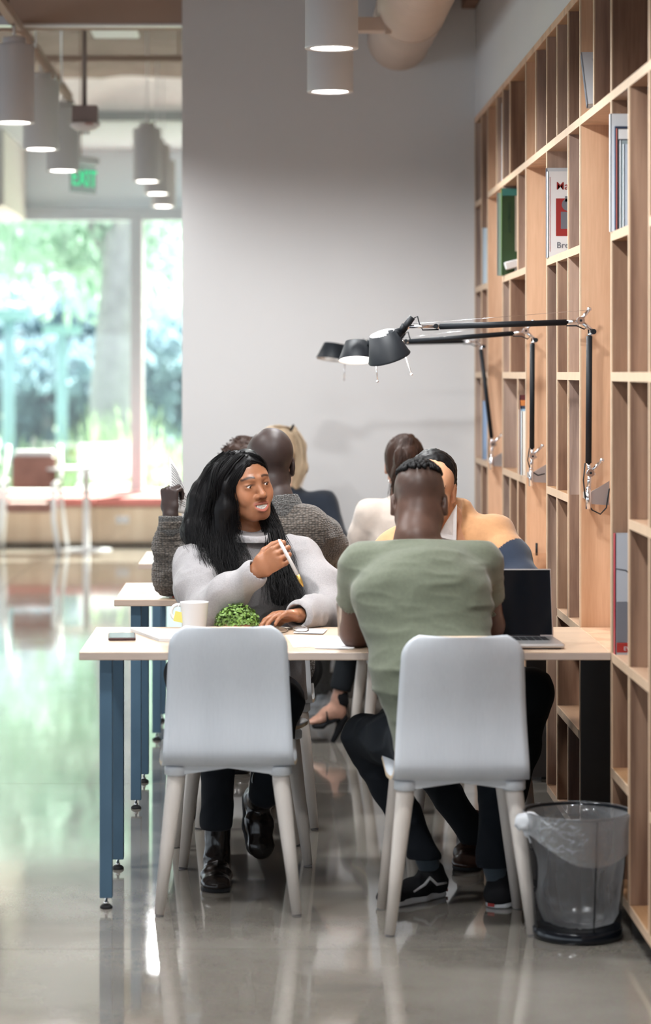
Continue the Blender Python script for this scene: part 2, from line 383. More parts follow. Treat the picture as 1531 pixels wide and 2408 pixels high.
tree('leafy_tree', (c0.x, 30, -.15), 4.3, .24, (c0.x-.9, 30.5, 3.9), (2.9, 2.0, 1.75), M_leafl, 5200, 11, 'pale leafy tree whose thick trunk stands right of centre in the window', .15, .11)
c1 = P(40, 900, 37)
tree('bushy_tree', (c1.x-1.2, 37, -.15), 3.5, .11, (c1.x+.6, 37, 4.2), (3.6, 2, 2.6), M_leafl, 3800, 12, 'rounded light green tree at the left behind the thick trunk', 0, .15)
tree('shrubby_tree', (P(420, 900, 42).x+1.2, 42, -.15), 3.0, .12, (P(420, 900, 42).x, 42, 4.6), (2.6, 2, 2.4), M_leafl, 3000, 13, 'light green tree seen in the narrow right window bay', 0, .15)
for i, (px, d, z, R) in enumerate([(110, 46, 1.4, (2.7, 1.5, 1.5)), (330, 48, 1.2, (3.0, 1.5, 1.6)), (-60, 47, 1.6, (3, 1.5, 2))]):
    x = P(px, 0, d).x; t = empty('dark_shrub', (x, d, -.15), label=['dark green shrub left of the thick tree trunk', 'dark green shrub right of the thick tree trunk', 'dark green shrub at the left end of the window view'][i], cat='shrub')
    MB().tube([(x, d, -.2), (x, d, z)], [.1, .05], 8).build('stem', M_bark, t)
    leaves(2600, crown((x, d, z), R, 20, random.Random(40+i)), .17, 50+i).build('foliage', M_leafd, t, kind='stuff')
# strappy grasses in front
gs = MB(); r = random.Random(5)
for i in range(2600):
    x = r.uniform(-7.5, 1.5); y = r.uniform(26.2, 29.4); h = r.uniform(.7, 1.45)*(1+.2*math.sin(x*3)); a = r.uniform(0, 6.3); b = r.uniform(.1, .5); w = .016
    dx, dy = math.cos(a), math.sin(a); px_, py_ = -dy*w, dx*w
    vs = []
    for t in (0, .5, 1):
        o = b*t*t; ww = 1-t*.85
        vs += [(x+dx*o+px_*ww, y+dy*o+py_*ww, -.15+h*(t-.18*t*t)), (x+dx*o-px_*ww, y+dy*o-py_*ww, -.15+h*(t-.18*t*t))]
    gs.add(vs, [(0, 1, 3, 2), (2, 3, 5, 4)])
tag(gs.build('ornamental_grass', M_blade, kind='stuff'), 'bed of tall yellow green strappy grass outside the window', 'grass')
M_bpost = mat('blue grey post', (.28, .42, .50), .6, nscale=2, namt=.1)
for i, (px, py0, py1, d, lab) in enumerate([(20, 745, 955, 36, 'blue grey street post near the left edge of the window view'), (146, 780, 950, 38, 'blue grey street post between the left shrubs and the thick trunk')]):
    a = P(px, py0, d); t = empty('street_post', (a.x, d, -.15), label=lab, cat='post')
    MB().cyl((a.x, d, -.15), (a.x, d, a.z), .09, .08, 12).build('pole', M_bpost, t)
    MB().bbox(a.x-.28, a.x+.28, d-.12, d+.12, a.z-.05, a.z+.1, .02).build('lamp_head', M_bpost, t)
# parked vehicle / low building behind
hb = empty('low_building', (P(390, 800, 60).x, 60, -.15), label='pale blue low building far behind the right window bay', cat='building')
x0 = P(325, 0, 60).x; x1 = x0+7
MB().box(x0, x1, 60, 64, -.15, 3.1).build('wall', mat('blue render', (.42, .55, .62), .8, nscale=1, namt=.08), hb)
MB().box(x0-.3, x1+.3, 59.6, 64.2, 3.1, 3.35).build('roof', M_white, hb)
for k in range(3):
    f = MB().box(x0+.6+k*2.1, x0+1.9+k*2.1, 59.95, 60.01, .8, 2.2).build('window_frame', M_framew, hb)
    MB().box(x0+.68+k*2.1, x0+1.82+k*2.1, 59.93, 59.96, .88, 2.12).build('pane', mat('dark pane', (.12, .2, .25), .1), f)
# ------------------------------------------------------------------ bookcase
D0, PT, WB = 7.33, 1.69, .73          # first table edge, spacing, bay width
XB = XW+.335; TH = .022
bc = empty('bookcase', (XW+.16, 9.0, 0), label='wall high oak bookcase of narrow cells with open bays for the tables', cat='bookcase')
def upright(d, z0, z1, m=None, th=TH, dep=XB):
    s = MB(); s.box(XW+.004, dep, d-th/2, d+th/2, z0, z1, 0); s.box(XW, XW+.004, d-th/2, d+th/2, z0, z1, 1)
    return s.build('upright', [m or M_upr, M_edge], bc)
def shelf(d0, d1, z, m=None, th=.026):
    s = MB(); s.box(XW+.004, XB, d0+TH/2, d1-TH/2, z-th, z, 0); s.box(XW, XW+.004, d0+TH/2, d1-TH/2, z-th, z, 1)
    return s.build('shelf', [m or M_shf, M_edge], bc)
ZA, ZB_, ZE, ZD, ZTB, ZL, ZF = 2.36, 1.957, 1.555, 1.153, .75, .42, .10
Ds = [D0+i*PT for i in range(3)]                  # near uprights of the bays
De = [d+WB for d in Ds]                           # far uprights of the bays (the panels the lamps are fixed to)
NEAR = 5.4
for i in range(3):
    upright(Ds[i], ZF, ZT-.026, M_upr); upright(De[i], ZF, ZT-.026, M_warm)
# top, bottom, plinth, back
s = MB(); s.box(XW+.004, XB, NEAR, DW-.002, ZT-.026, ZT, 0); s.box(XW, XW+.004, NEAR, DW-.002, ZT-.026, ZT, 1); s.build('top_board', [M_shf, M_warm], bc)
for a, b in [(NEAR, Ds[0]), (De[0], Ds[1]), (De[1], Ds[2]), (De[2], DW-.01)]:
    shelf(a, b, ZF)
    MB().box(XW+.06, XB, a, b, 0, ZF-.026).build('plinth', M_black, bc)
MB().box(XB, XB+.012, NEAR, DW-.004, 0, ZT).build('back_panel', M_upr, bc)
upright(DW-.02, ZF, ZT-.026)
for k, dv in enumerate([6.974, 6.60, 6.2, 5.8, NEAR+.011]):
    upright(dv, ZF if k else ZF, ZT-.026 if k else ZA-.026)
segs = sorted([NEAR, 6.2, 6.60, Ds[0]])
for a, b in zip(segs[:-1], segs[1:]): shelf(a, b, ZA)
shelf(6.60, 6.974, ZD); shelf(6.974, Ds[0], ZB_); shelf(6.60, 6.974, ZE); shelf(6.974, Ds[0], ZE)
shelf(6.60, 6.974, ZTB-.0); shelf(6.974, Ds[0], ZTB); shelf(6.974, Ds[0], ZL)
for a, b in ((5.8, 6.2), (6.2, 6.6)):
    for z in (ZB_, ZE, ZD, ZL): shelf(a, b, z)
# bays: a shelf at the top with one cell divider
for i, dv in enumerate([7.72, 9.39, 10.99]):
    shelf(Ds[i], De[i], ZA, M_warm); upright(dv, ZA, ZT-.026)
    MB().box(XW+.002, XB-.003, De[i]-TH/2-.006, De[i]-TH/2-.001, .01, .722).build('dark_leg_panel', M_darkp, bc)
# unit between bays 1 and 2
a1, b1 = De[0]+.32, De[0]+.64
shelf(De[0], Ds[1], ZA); upright(a1, ZA, ZT-.026); upright(b1, ZA, ZT-.026)
upright(a1, ZB_, ZA-.026); shelf(De[0], Ds[1], ZB_)
upright(a1, ZE, ZB_-.026); upright(b1, ZE, ZB_-.026); shelf(De[0], b1, ZE); upright(b1, ZD, ZE)
upright(a1, ZD, ZE-.026); shelf(a1, Ds[1], ZD)
upright(b1, ZTB, ZD-.026); upright(a1, ZTB, ZD); shelf(De[0], b1, ZTB); shelf(De[0], b1, ZL); upright(b1, ZF, ZTB-.026); upright(a1, ZF, ZL-.026)
# unit between bays 2 and 3
a2, b2 = De[1]+.32, De[1]+.64
shelf(De[1], Ds[2], ZA); upright(b2, ZA, ZT-.026)
upright(a2, ZB_, ZA-.026); shelf(De[1], Ds[2], ZB_); upright(b2, ZE, ZB_-.026); shelf(De[1], Ds[2], ZE)
upright(a2, ZD, ZE-.026); shelf(De[1], Ds[2], ZD); upright(a2, ZTB, ZD-.026); upright(b2, ZTB, ZD-.026); shelf(De[1], Ds[2], ZTB); shelf(De[1], Ds[2], ZL)
# last unit
a3 = De[2]+.33
upright(a3, ZF, ZT-.026)
for z in (ZA, ZB_, ZE, ZD): shelf(a3, DW-.01, z); 
for z in (ZB_, ZE): shelf(De[2], a3, z)
shelf(De[2], a3, ZD); shelf(De[2], a3, ZTB)

# ------------------------------------------------------------------ books
def bookmat(c, rough=.45): 
    k = 'book %.2f %.2f %.2f' % c
    return MATS.get(k) or mat(k, c, rough)
def book(y0, t, h, w, z, col, label, group=None, x=XW+.02, lean=0., name='book', spine=None, art=None, soft=False):
    """a book standing on a shelf, spine towards -x; y0 near face, t thickness, h height, w width; lean: tilt about x"""
    o = empty(name, (x, y0, z), label=label, cat='book', group=group)
    o.rotation_euler = (lean, 0, 0)
    cm = bookmat(col); sm = bookmat(spine) if spine else cm
    c = .0012 if soft else .003
    MB().box(0, w, 0, c, 0, h, 0).box(0, w, t-c, t, 0, h, 0).box(-.0005, c, 0, t, 0, h, 1).build('cover', [cm, sm], o, True)
    MB().box(c, w-.004, c, t-c, .003, h-.003).build('pages', M_paper, o, True)
    if art: art(o, w, t, h)
    return o
def lab(parent, name, rects, m):
    "printed blocks on the near cover: (x0,x1,z0,z1)"
    s = MB()
    for (a, b, c, d) in rects: s.box(a, b, -.0008, .0002, c, d)
    return s.build(name, m, parent, True)
def txt(parent, name, body, size, x, z, m, rot=0.):
    s = MB(); text_mesh(s, body, size, Matrix.Translation((x, -.0012, z)) @ Matrix.Rotation(rot, 4, 'Y') @ Matrix.Rotation(PI/2, 4, 'X'))
    return s.build(name, m, parent, True)
M_red = mat('print red', (.32, .022, .018), .5); M_grey = mat('print grey', (.15, .16, .19), .5); M_greyl = mat('print light grey', (.5, .5, .54), .5)
M_navy = mat('print navy', (.02, .05, .12), .5); M_dgreen = mat('print dark green', (.015, .05, .02), .5); M_teal = mat('print teal', (.05, .22, .19), .5)
# the white book lettered in red
def art_ma(o, w, t, h):
    txt(o, 'title', 'Ma', .038, .028, h-.064, M_red)
    lab(o, 'cover_picture', [(.028, .175, .075, h-.095)], M_red)
    g = MB().box(.045, .15, -.0014, -.0006, .1, .16); g.cyl((.07, -.0006, .185), (.07, -.0014, .185), .022, n=18); g.box(.06, .14, -.0014, -.0006, .195, .215); g.build('picture_shape', M_grey, o, True)
    txt(o, 'author', 'Bre', .030, .030, .033, M_grey)
    lab(o, 'spine_line', [(.006, .008, .02, h-.02)], M_red)
book(Ds[1]-.075, .034, .302, .22, ZB_, (.80, .80, .80), 'white art book lettered Ma and Bre with a red cover picture', x=XW-.003, art=art_ma)
book(Ds[1]-.038, .02, .317, .22, ZB_, (.62, .64, .66), 'slim grey white book standing directly behind the white book lettered Ma', x=XW-.004, spine=(.05, .06, .10))
# green books
def art_green(o, w, t, h):
    txt(o, 'title', 'FUNDAMENTALS', .016, .026, h-.06, M_dgreen, PI/2)
    lab(o, 'head_band', [(.002, w, h-.03, h)], M_teal); lab(o, 'cover_panel', [(.055, .17, .10, h-.031)], mat('print taupe', (.42, .36, .29), .6))
book(Ds[2]-.10, .018, .362, .22, ZB_, (.022, .055, .015), 'tall green book with a teal head band and taupe cover panel', x=XW-.012, art=art_green, spine=(.14, .26, .06))
book(Ds[2]-.079, .014, .345, .22, ZB_, (.30, .36, .34), 'grey patterned book sticking out behind the tall green book', x=XW-.028, spine=(.22, .24, .24))
# small white bookend thing resting in front of the green book
be = empty('bookend', (XW+.04, Ds[2]-.125, ZB_), label='small white angular bookend in front of the tall green book', cat='bookend')
be_c = P(1202, 605, Ds[2]-.125)
MB().bbox(-.03, .05, -.02, .018, .03, .062, .004, M=Matrix.Rotation(-.25, 4, 'Y')).build('block', M_white, be, True)
MB().bbox(.0, .012, -.012, .012, .0, .045, .002).build('foot', mat('bookend grey', (.2, .2, .2), .5), be, True)
bw = book(De[1]+.05, .006, .24, .17, ZB_, (.80, .79, .77), 'slim white booklet leaning beside the tall green book cell', x=XW+.01, lean=-.05, soft=True, name='booklet')
# top row
book(De[0]-.285, .020, .235, .20, ZA+.013, (.62, .62, .64), 'grey book with dark edge leaning in the top row above the nearest table', x=XW-.012, lean=-.72, spine=(.04, .05, .08),
     art=lambda o, w, t, h: (lab(o, 'title_strip', [(.03, .15, h-.042, h-.03)], M_greyl), lab(o, 'small_print', [(.045, .12, .06, .063), (.045, .12, .07, .073)], M_grey)))
book(De[0]-.05, .012, .365, .18, ZA, (.60, .58, .55), 'tall thin pale book standing behind the leaning grey book', x=XW+.05, soft=True)
book(10.77, .014, .33, .19, ZA, (.70, .74, .78), 'thin pale blue book in the top row near the back wall', x=XW+.004, spine=(.55, .66, .78))
# big books beside the nearest bay
def cover_rects(*r): return lambda o, w, t, h: [lab(o, 'cover_print', [q[:4]], q[4]) for q in r]
yb = Ds[0]-.012
book(yb-.020, .018, .337, .25, ZB_, (.74, .76, .78), 'tall white book at the back of the row beside the nearest lamp panel', 'tall books in the cell beside the nearest lamp', x=XW-.006)
book(yb-.034, .013, .300, .25, ZB_, (.03, .05, .10), 'dark navy book third from the front of the row beside the nearest lamp panel', 'tall books in the cell beside the nearest lamp', x=XW+.006, spine=(.07, .12, .22))
book(yb-.049, .014, .293, .25, ZB_, (.05, .05, .06), 'black book with red and yellow spine in the row beside the nearest lamp', 'tall books in the cell beside the nearest lamp', x=XW+.009, spine=(.40, .10, .08), art=cover_rects((.004, .2, .262, .29, M_paper)))
book(yb-.067, .017, .257, .24, ZB_, (.30, .36, .38), 'grey blue book second from the front of the row beside the nearest lamp', 'tall books in the cell beside the nearest lamp', x=XW+.017, spine=(.62, .64, .66))
book(yb-.080, .012, .245, .24, ZB_, (.48, .56, .66), 'pale blue frontmost book of the row beside the nearest lamp panel', 'tall books in the cell beside the nearest lamp', x=XW+.024, spine=(.80, .82, .84))
# lower cell: red spined magazine
def art_mag(o, w, t, h):
    s = MB(); s.tube([(.0, -.0004, h-.10), (.03, -.0008, h-.105), (.06, -.0008, h-.13), (.085, -.0008, h-.17), (.10, -.0008, h-.21)], .002, 6); s.build('printed_curve', M_ink, o, True)
    lab(o, 'cover_band', [(.004, w, .035, .15)], M_grey); lab(o, 'red_band', [(.004, w, .006, .034)], M_red); lab(o, 'cover_sky', [(.004, w, .151, h-.004)], mat('print pale grey', (.42, .45, .50), .5))
    txt(o, 'title', 'EV', .016, .024, .012, M_greyl)
book(Ds[0]-.06, .03, .345, .24, ZTB, (.40, .42, .46), 'large grey magazine volume with red spine standing at table height', x=XW+.004, spine=(.42, .04, .06), art=art_mag)
# middle books, unit between bays 2 and 3
g = 'books in the cell behind the middle lamp'
q = De[1]+.30
for (dt, t, h, c, sp, l) in [(0, .012, .255, (.72, .70, .66), None, 'thin off white book, farthest in the cell behind the middle lamp'),
                             (.020, .02, .312, (.10, .02, .02), None, 'tall dark red book in the cell behind the middle lamp'),
                             (.036, .01, .292, (.60, .20, .05), None, 'thin orange book beside the tall dark red book'),
                             (.058, .02, .270, (.03, .04, .07), (.02, .02, .04), 'black book with pale spine title beside the orange book'),
                             (.078, .018, .258, (.30, .45, .58), (.30, .42, .55), 'light blue book in the cell behind the middle lamp'),
                             (.100, .02, .250, (.80, .78, .72), None, 'cream book, nearest in the cell behind the middle lamp')]:
    book(q-dt-t, t, h, .17, ZD, c, l, g, x=XW+.004, spine=sp)
book(De[0]+.33+.02, .006, .27, .2, ZD, (.80, .80, .82), 'white pamphlet in the cell between the near and middle lamps', x=XW+.06, soft=True, name='booklet')
for (dt, t, h, c, l) in [(0, .03, .30, (.03, .03, .035), 'black book low on the bottom shelf behind the dark leg panel'), (-.032, .014, .25, (.32, .03, .03), 'red book low on the bottom shelf beside the black one')]:
    book(De[0]+.05-dt, t, h, .2, ZF, c, l, 'books on the bottom shelf', x=XW+.02)
book(a3-.05, .012, .26, .18, ZB_, (.50, .60, .68), 'thin blue grey book in the last column next to the back wall', x=XW+.002)
book(a3-.05, .012, .27, .18, ZD, (.30, .42, .62), 'thin blue book lower in the last column next to the back wall', x=XW+.002)
# black clip / pen holder fixed to the middle panel
ph = empty('acrylic_holder', P(1272, 1310, De[1]-.06), label='clear acrylic holder with a black pen on the middle bay panel', cat='holder')
M_acr = mat('clear acrylic', (.9, .85, .8), .1, trans=1., ior=1.45)
a = P(1250, 1300, De[1]-.05); b = P(1285, 1345, De[1]-.05)
MB().bbox(a.x, b.x, a.y-.02, a.y-.015, b.z, a.z, .001).build('front_plate', M_acr, ph)
MB().bbox(a.x, b.x, a.y-.02, De[1]-TH/2, b.z, b.z+.004, .001).build('base_plate', M_acr, ph)
pn = P(1262, 1277, De[1]-.04); p2_ = P(1262, 1306, De[1]-.04)
MB().cyl(pn, p2_, .0045, n=10).build('pen', M_black, ph)

# ------------------------------------------------------------------ tables
XT0 = -.540; XT1 = XW+.10
TABLE_L = ['oak topped work table nearest the camera with laptop, mug and plant on it', 'oak topped work table in the middle of the row under the knit sleeved man', 'oak topped work table farthest back near the white wall']
table0 = empty('work_table', (0, 0, 0), label=TABLE_L[0], cat='table', group='work tables let into the bookcase')
def build_table(root):
    s = MB(); s.bbox(XT0, XW-.001, 0, WB, .727, .75, .002, 0)
    s.box(XT0-.0004, XT0+.001, .003, WB-.003, .729, .748, 1); s.box(XT0, XW-.001, -.0004, .001, .729, .748, 1)
    s.build('tabletop', [M_top, M_topedge], root, True)
    MB().bbox(XW-.001, XB-.02, .013, WB-.013, .727, .75, .002).build('inner_board', M_warm, root, True)
    for y in (.055, WB-.092):
        l = MB().bbox(XT0+.055, XT0+.092, y, y+.037, .032, .727, .002).build('leg', M_leg, root, True)
        MB().lathe([(.004, .034), (.004, .020), (.007, .019), (.007, .012), (.004, .0115)], (XT0+.0735, y+.0185, 0), 14).build('adjuster_stem', M_chrome, l, True)
        MB().lathe([(.006, .012), (.012, .011), (.018, .006), (.0185, .001), (.017, 0), (0, 0)], (XT0+.0735, y+.0185, 0), 20).build('adjuster_foot', M_rubber, l, True)
    MB().box(XT0+.065, XT0+.082, .092, WB-.092, .70, .7265).build('end_rail', M_leg, root, True)
    MB().box(XT0+.082, XW-.002, WB/2-.02, WB/2+.02, .70, .7265).build('long_rail', M_leg, root, True)
build_table(table0)
def copy_tree(o, loc=None, rz=None, label=None, group=None, parent=None):
    c = o.copy(); COL.objects.link(c)
    if parent is not None: c.parent = parent
    if loc is not None: c.location = loc
    if rz is not None: c.rotation_euler = (0, 0, rz)
    if label: c['label'] = label
    if group: c['group'] = group
    for ch in list(o.children): copy_tree(ch, parent=c)
    return c
for i in (1, 2): copy_tree(table0, (0, Ds[i], 0), 0, TABLE_L[i])
table0.location = (0, Ds[0], 0)

# ------------------------------------------------------------------ chairs
def shell_mesh():
    "bent plywood shell: back sweeping down and under into the seat; local +y is forward"
    prof = []
    ctl = [(-.245, .832), (-.234, .78), (-.215, .71), (-.198, .64), (-.190, .57), (-.193, .50), (-.194, .465), (-.178, .438), (-.145, .425), (-.08, .424), (.0, .432), (.10, .442), (.17, .444), (.205, .432)]
    n = len(ctl)
    def cr_(p0, p1, p2, p3, t): return tuple(.5*((2*b)+(-a+c)*t+(2*a-5*b+4*c-d)*t*t+(-a+3*b-3*c+d)*t**3) for a, b, c, d in zip(p0, p1, p2, p3))
    for i in range(n-1):
        for k in range(4): prof.append(cr_(ctl[max(i-1, 0)], ctl[i], ctl[i+1], ctl[min(i+2, n-1)], k/4))
    prof.append(ctl[-1])
    L = [0]
    for i in range(1, len(prof)): L.append(L[-1]+math.dist(prof[i], prof[i-1]))
    T = L[-1]; nv = 20; rows = []
    # denser rows at the ends for round corners
    def at(sv):
        for i in range(1, len(L)):
            if L[i] >= sv: t = (sv-L[i-1])/(L[i]-L[i-1]+1e-9); return tuple(a+(b-a)*t for a, b in zip(prof[i-1], prof[i]))
        return prof[-1]
    R = .058; S = [R*(1-math.cos(PI/2*k/7)) for k in range(7)]+[R+(T-2*R)*k/40 for k in range(41)]+[T-R*(1-math.cos(PI/2*k/7)) for k in range(6, -1, -1)]
    vs = []
    for sv in S:
        y, z = at(sv)
        back = max(0, min(1, (z-.46)/.36)) if sv < T*.5 else 0
        hw = .188-.023*max(0, min(1, (z-.44)/.39)) if sv < T*.5 else .188+.012*min(1, (sv-T*.5)/(T*.15))
        e = min(sv, T-sv)
        if e < R: hw -= R-math.sqrt(max(0, R*R-(R-e)**2))
        for k in range(nv+1):
            v = -1+2*k/nv; x = hw*v
            yy = y+.022*back*v*v; zz = z
            if sv >= T*.5: zz = z+.006*v*v
            vs.append(Vector((x, yy, zz)))
    W = nv+1; H = len(S)
    # thickness
    def nrm(i, j):
        a = vs[min(i+1, H-1)*W+j]-vs[max(i-1, 0)*W+j]; b = vs[i*W+min(j+1, nv)]-vs[i*W+max(j-1, 0)]
        q = a.cross(b); return q.normalized() if q.length > 1e-12 else Vector((0, 1, 0))
    N_ = [nrm(i, j) for i in range(H) for j in range(W)]
    N_[0:W] = N_[2*W:3*W]; N_[-W:] = N_[-3*W:-2*W]
    t = .0055
    out = [v+n_*t for v, n_ in zip(vs, N_)]+[v-n_*t for v, n_ in zip(vs, N_)]; O = H*W
    fs = []
    for i in range(H-1):
        for j in range(nv):
            a, b, c, d = i*W+j, i*W+j+1, (i+1)*W+j+1, (i+1)*W+j
            fs += [(a, d, c, b), (O+a, O+b, O+c, O+d)]
    s = MB(); s.add(out, fs, 0, True)
    ed = [(i, i+1) for i in range(0)]
    rim = [j for j in range(W)]+[i*W+nv for i in range(1, H)]+[(H-1)*W+j for j in range(nv-1, -1, -1)]+[i*W for i in range(H-2, 0, -1)]
    b0 = 0
    for k in range(len(rim)):
        p, q2 = rim[k], rim[(k+1) % len(rim)]
        s.f.append([b0+p, b0+q2, b0+O+q2, b0+O+p]); s.m.append(1); s.sm.append(False)
    return s
M_glide = mat('grey glide', (.22, .21, .21), .6)
M_plyedge = mat('ply edge', (.66, .52, .36), .5, nscale=40, namt=.1)
chair0 = empty('shell_chair', (0, 0, 0), label='x', cat='chair', group='white washed shell chairs at the tables')
shell_mesh().build('seat_shell', [M_chair, M_plyedge], chair0, True)
def leg_pts(sx, sy): return (Vector((sx*.150, sy*.135, .402)), Vector((sx*.197, sy*.178, .004)))
for sx in (-1, 1):
    for sy in (-1, 1):
        a, b = leg_pts(sx, sy)
        l = MB().tube([a, a.lerp(b, .05), a.lerp(b, .5), b], [.0235, .0255, .0205, .0145], 20).build('leg', M_chairleg, chair0, True)
        MB().cyl(b-Vector((0, 0, .004)), b, .0125, .0135, 16).build('glide', M_glide, l, True)
        MB().lathe([(0, .424), (.030, .424), (.033, .420), (.033, .400), (.028, .396), (0, .396)], (a.x, a.y, 0), 22).build('leg_socket', M_chairmet, chair0, True)
for sy in (-1, 1):
    s = MB()
    pr = [(-.15, .398, .424), (0, .419, .4245), (.15, .398, .424)]
    vs = []; 
    for (x, z0, z1) in pr:
        for y in (-.022, .022): vs += [(x, sy*.135+y, z0), (x, sy*.135+y, z1)]
    fs = []
    for k in range(2):
        q = k*4; r_ = q+4
        fs += [(q, r_, r_+1, q+1), (q+2, q+3, r_+3, r_+2), (q, q+2, r_+2, r_), (q+1, r_+1, r_+3, q+3)]
    fs += [(0, 1, 3, 2), (8, 10, 11, 9)]
    s.add(vs, fs).build('seat_bracket', M_chairmet, chair0, True)
MB().box(-.02, .02, -.135, .135, .417, .4242).build('spine_bar', M_chairmet, chair0, True)
def place_chair(x, y, rz, label, first=[True]):
    if first[0]:
        first[0] = False; chair0.location = (x, y, 0); chair0.rotation_euler = (0, 0, rz); chair0['label'] = label; return chair0
    return copy_tree(chair0, (x, y, 0), rz, label)
place_chair(-.113, 7.475, .01, 'empty white washed shell chair, back to us, at the left of the nearest table')
place_chair(.532, 7.215, .02, 'white washed shell chair, back to us, that the man in green sits on')
place_chair(-.085, 8.19, PI+.10, 'white washed shell chair under the woman in the light grey sweater')
place_chair(-.035, 8.86, .0, 'white washed shell chair under the man in the brown knit sweater')
place_chair(.675, 8.50, PI, 'white washed shell chair under the man in the orange and navy sweater')
place_chair(.56, 10.28, .12, 'shell chair under the ponytailed woman in the cream top, legs seen below the nearest table')
place_chair(-.10, 10.25, PI, 'shell chair beyond the middle table under the man with wavy brown hair')
place_chair(.16, 11.65, PI, 'shell chair beyond the farthest table under the blonde woman')

# ------------------------------------------------------------------ wall mounted task lamps
def lamp(i, d, el, kn, hd, tip, label, tilt, lit, rodtop, cord_r):
    """el: top elbow, kn: knuckle where the arm meets the head, hd: shade bottom centre, tip: shade top centre (picture positions at depth d)"""
    Q = lambda x, y, dd=0.: P(x, y, d+dd)
    k = (7.95)/d                    # picture scale of this lamp relative to the first
    base = Q(*rodtop[2])
    t = empty('task_lamp', base, label=label, cat='lamp', group='black wall mounted task lamps')
    M = lambda: MB()
    hx, hy = rodtop[2]              # bottom of the holder
    top, bot = rodtop[0], rodtop[1]
    # wall bracket plate and holder
    s = M(); z1 = Q(hx, hy-42*k).z; z0 = Q(hx, hy-20*k).z
    X0_ = Q(hx, hy).x; X1_ = Q(hx+52*k, hy).x
    vs = []
    for y in (d+.028, d+.034): vs += [(X0_, y, z1-.010), (X0_, y, z0-.012), (X1_, y, z0-.016), (X1_, y, z1+.03)]
    s.add(vs, [(0, 1, 2, 3), (7, 6, 5, 4), (0, 4, 5, 1), (1, 5, 6, 2), (2, 6, 7, 3), (3, 7, 4, 0)]).build('wall_plate', M_alu, t)
    M().cyl(Q(hx, hy), Q(hx, hy-48*k), .009, n=18).cyl(Q(hx, hy-48*k), Q(hx, hy-52*k), .0095, .006, 18).build('holder', M_chrome, t)
    M().box(X0_-.006, X0_+.006, d-.002, De[i]-TH/2, Q(hx, hy-30*k).z-.01, Q(hx, hy-30*k).z+.01).build('holder_block', M_alu, t)
    pv = (hx+4*k, hy-85*k)
    M().cyl(Q(hx, hy-50*k), Q(*pv), .0065, n=14).build('pin', M_chrome, t)
    s = M(); c = Q(*pv); s.cyl(c+Vector((0, -.014, 0)), c+Vector((0, .014, 0)), .012, n=18).cyl(c+Vector((0, -.016, 0)), c+Vector((0, -.0141, 0)), .004, n=10, mi=1)
    s.cyl(c, Q(pv[0]+27*k, pv[1]-29*k), .006, .005, 12); s.ball(Q(pv[0]+28*k, pv[1]-30*k), .0075); s.cyl(c, Q(*bot), .006, .006, 12)
    s.cyl(c, Q(pv[0]+12*k, pv[1]+3*k), .005, .005, 10)
    s.build('lower_joint', [M_chrome, M_black], t)
    M().cyl(Q(*bot), Q(*top), .0095, n=18).build('upright_arm', M_black, t)
    e = el
    s = M(); c = Q(*e); s.cyl(c+Vector((0, -.013, 0)), c+Vector((0, .013, 0)), .012, n=18).cyl(c+Vector((0, -.015, 0)), c+Vector((0, -.0131, 0)), .004, n=10, mi=1)
    j = (top[0]+9*k, top[1]-10*k)
    s.cyl(c, Q(e[0]+20*k, e[1]-25*k), .006, .005, 12).ball(Q(e[0]+21*k, e[1]-27*k), .0075)
    s.cyl(c, Q(*j), .0065, .0065, 12); s.cyl(Q(*j)+Vector((0, -.014, 0)), Q(*j)+Vector((0, .014, 0)), .0085, n=14, mi=1); s.cyl(Q(*j), Q(*top), .008, .0085, 12)
    arm1 = rodtop[3]; arm0 = rodtop[4]
    s.cyl(c, Q(*arm1), .0055, .0055, 12)
    s.build('elbow_joint', [M_chrome, M_black], t)
    M().cyl(Q(*arm1), Q(*arm0), .0095, n=18).build('forearm', M_black, t)
    s = M(); s.cyl(Q(*arm0), Q(arm0[0]-9*k, arm0[1]+1*k), .0065, n=12); s.cyl(Q(arm0[0]-9*k, arm0[1]-1)+Vector((0, -.014, 0)), Q(arm0[0]-9*k, arm0[1]-1)+Vector((0, .014, 0)), .0075, n=14, mi=1)
    s.cyl(Q(arm0[0]-9*k, arm0[1]), Q(*kn), .0045, .0055, 12); s.ball(Q(*kn), .0085)
    s.build('wrist_joint', [M_chrome, M_black], t)
    # shade: open truncated cone
    a = Q(*hd); b = Q(*tip); ax = (b-a); L = ax.length; ax.normalize()
    ax = (ax+Vector((0, tilt, 0))).normalized()
    R3 = ax.to_track_quat('Z', 'Y').to_matrix().to_4x4()
    s = M()
    prof = [(.068, 0), (.0685, .002), (.066, .006), (.041, L), (.040, L), (.038, L-.001), (.064, .006), (.0665, .001), (.068, 0)]
    s.lathe(prof[:5], a, 36, 0, R3); s.lathe(prof[4:], a, 36, 1, R3); 
    s.build('shade', [M_black, mat('shade inside', (.75, .75, .74), .4) if 'shade inside' not in MATS else MATS['shade inside']], t)
    s = M().lathe([(0, L*.32), (.012, L*.34), (.023, L*.46), (.026, L*.60), (.021, L*.76), (.012, L*.88), (0, L*.9)], a, 20, 0, R3)
    s.build('bulb', M_glowlamp if lit else M_paper, t)
    nk = b+ax*.004
    s = M(); s.cyl(b.lerp(a, .15)+ (Q(kn[0], kn[1])-b)*.25, Q(kn[0]-14*k, kn[1]+12*k), .014, .013, 16); s.cyl(Q(kn[0]-14*k, kn[1]+12*k), Q(kn[0]+12*k, kn[1]-22*k), .012, .010, 16); s.cyl(Q(kn[0]-18*k, kn[1]+2*k), Q(kn[0]-8*k, kn[1]+8*k), .016, n=16)
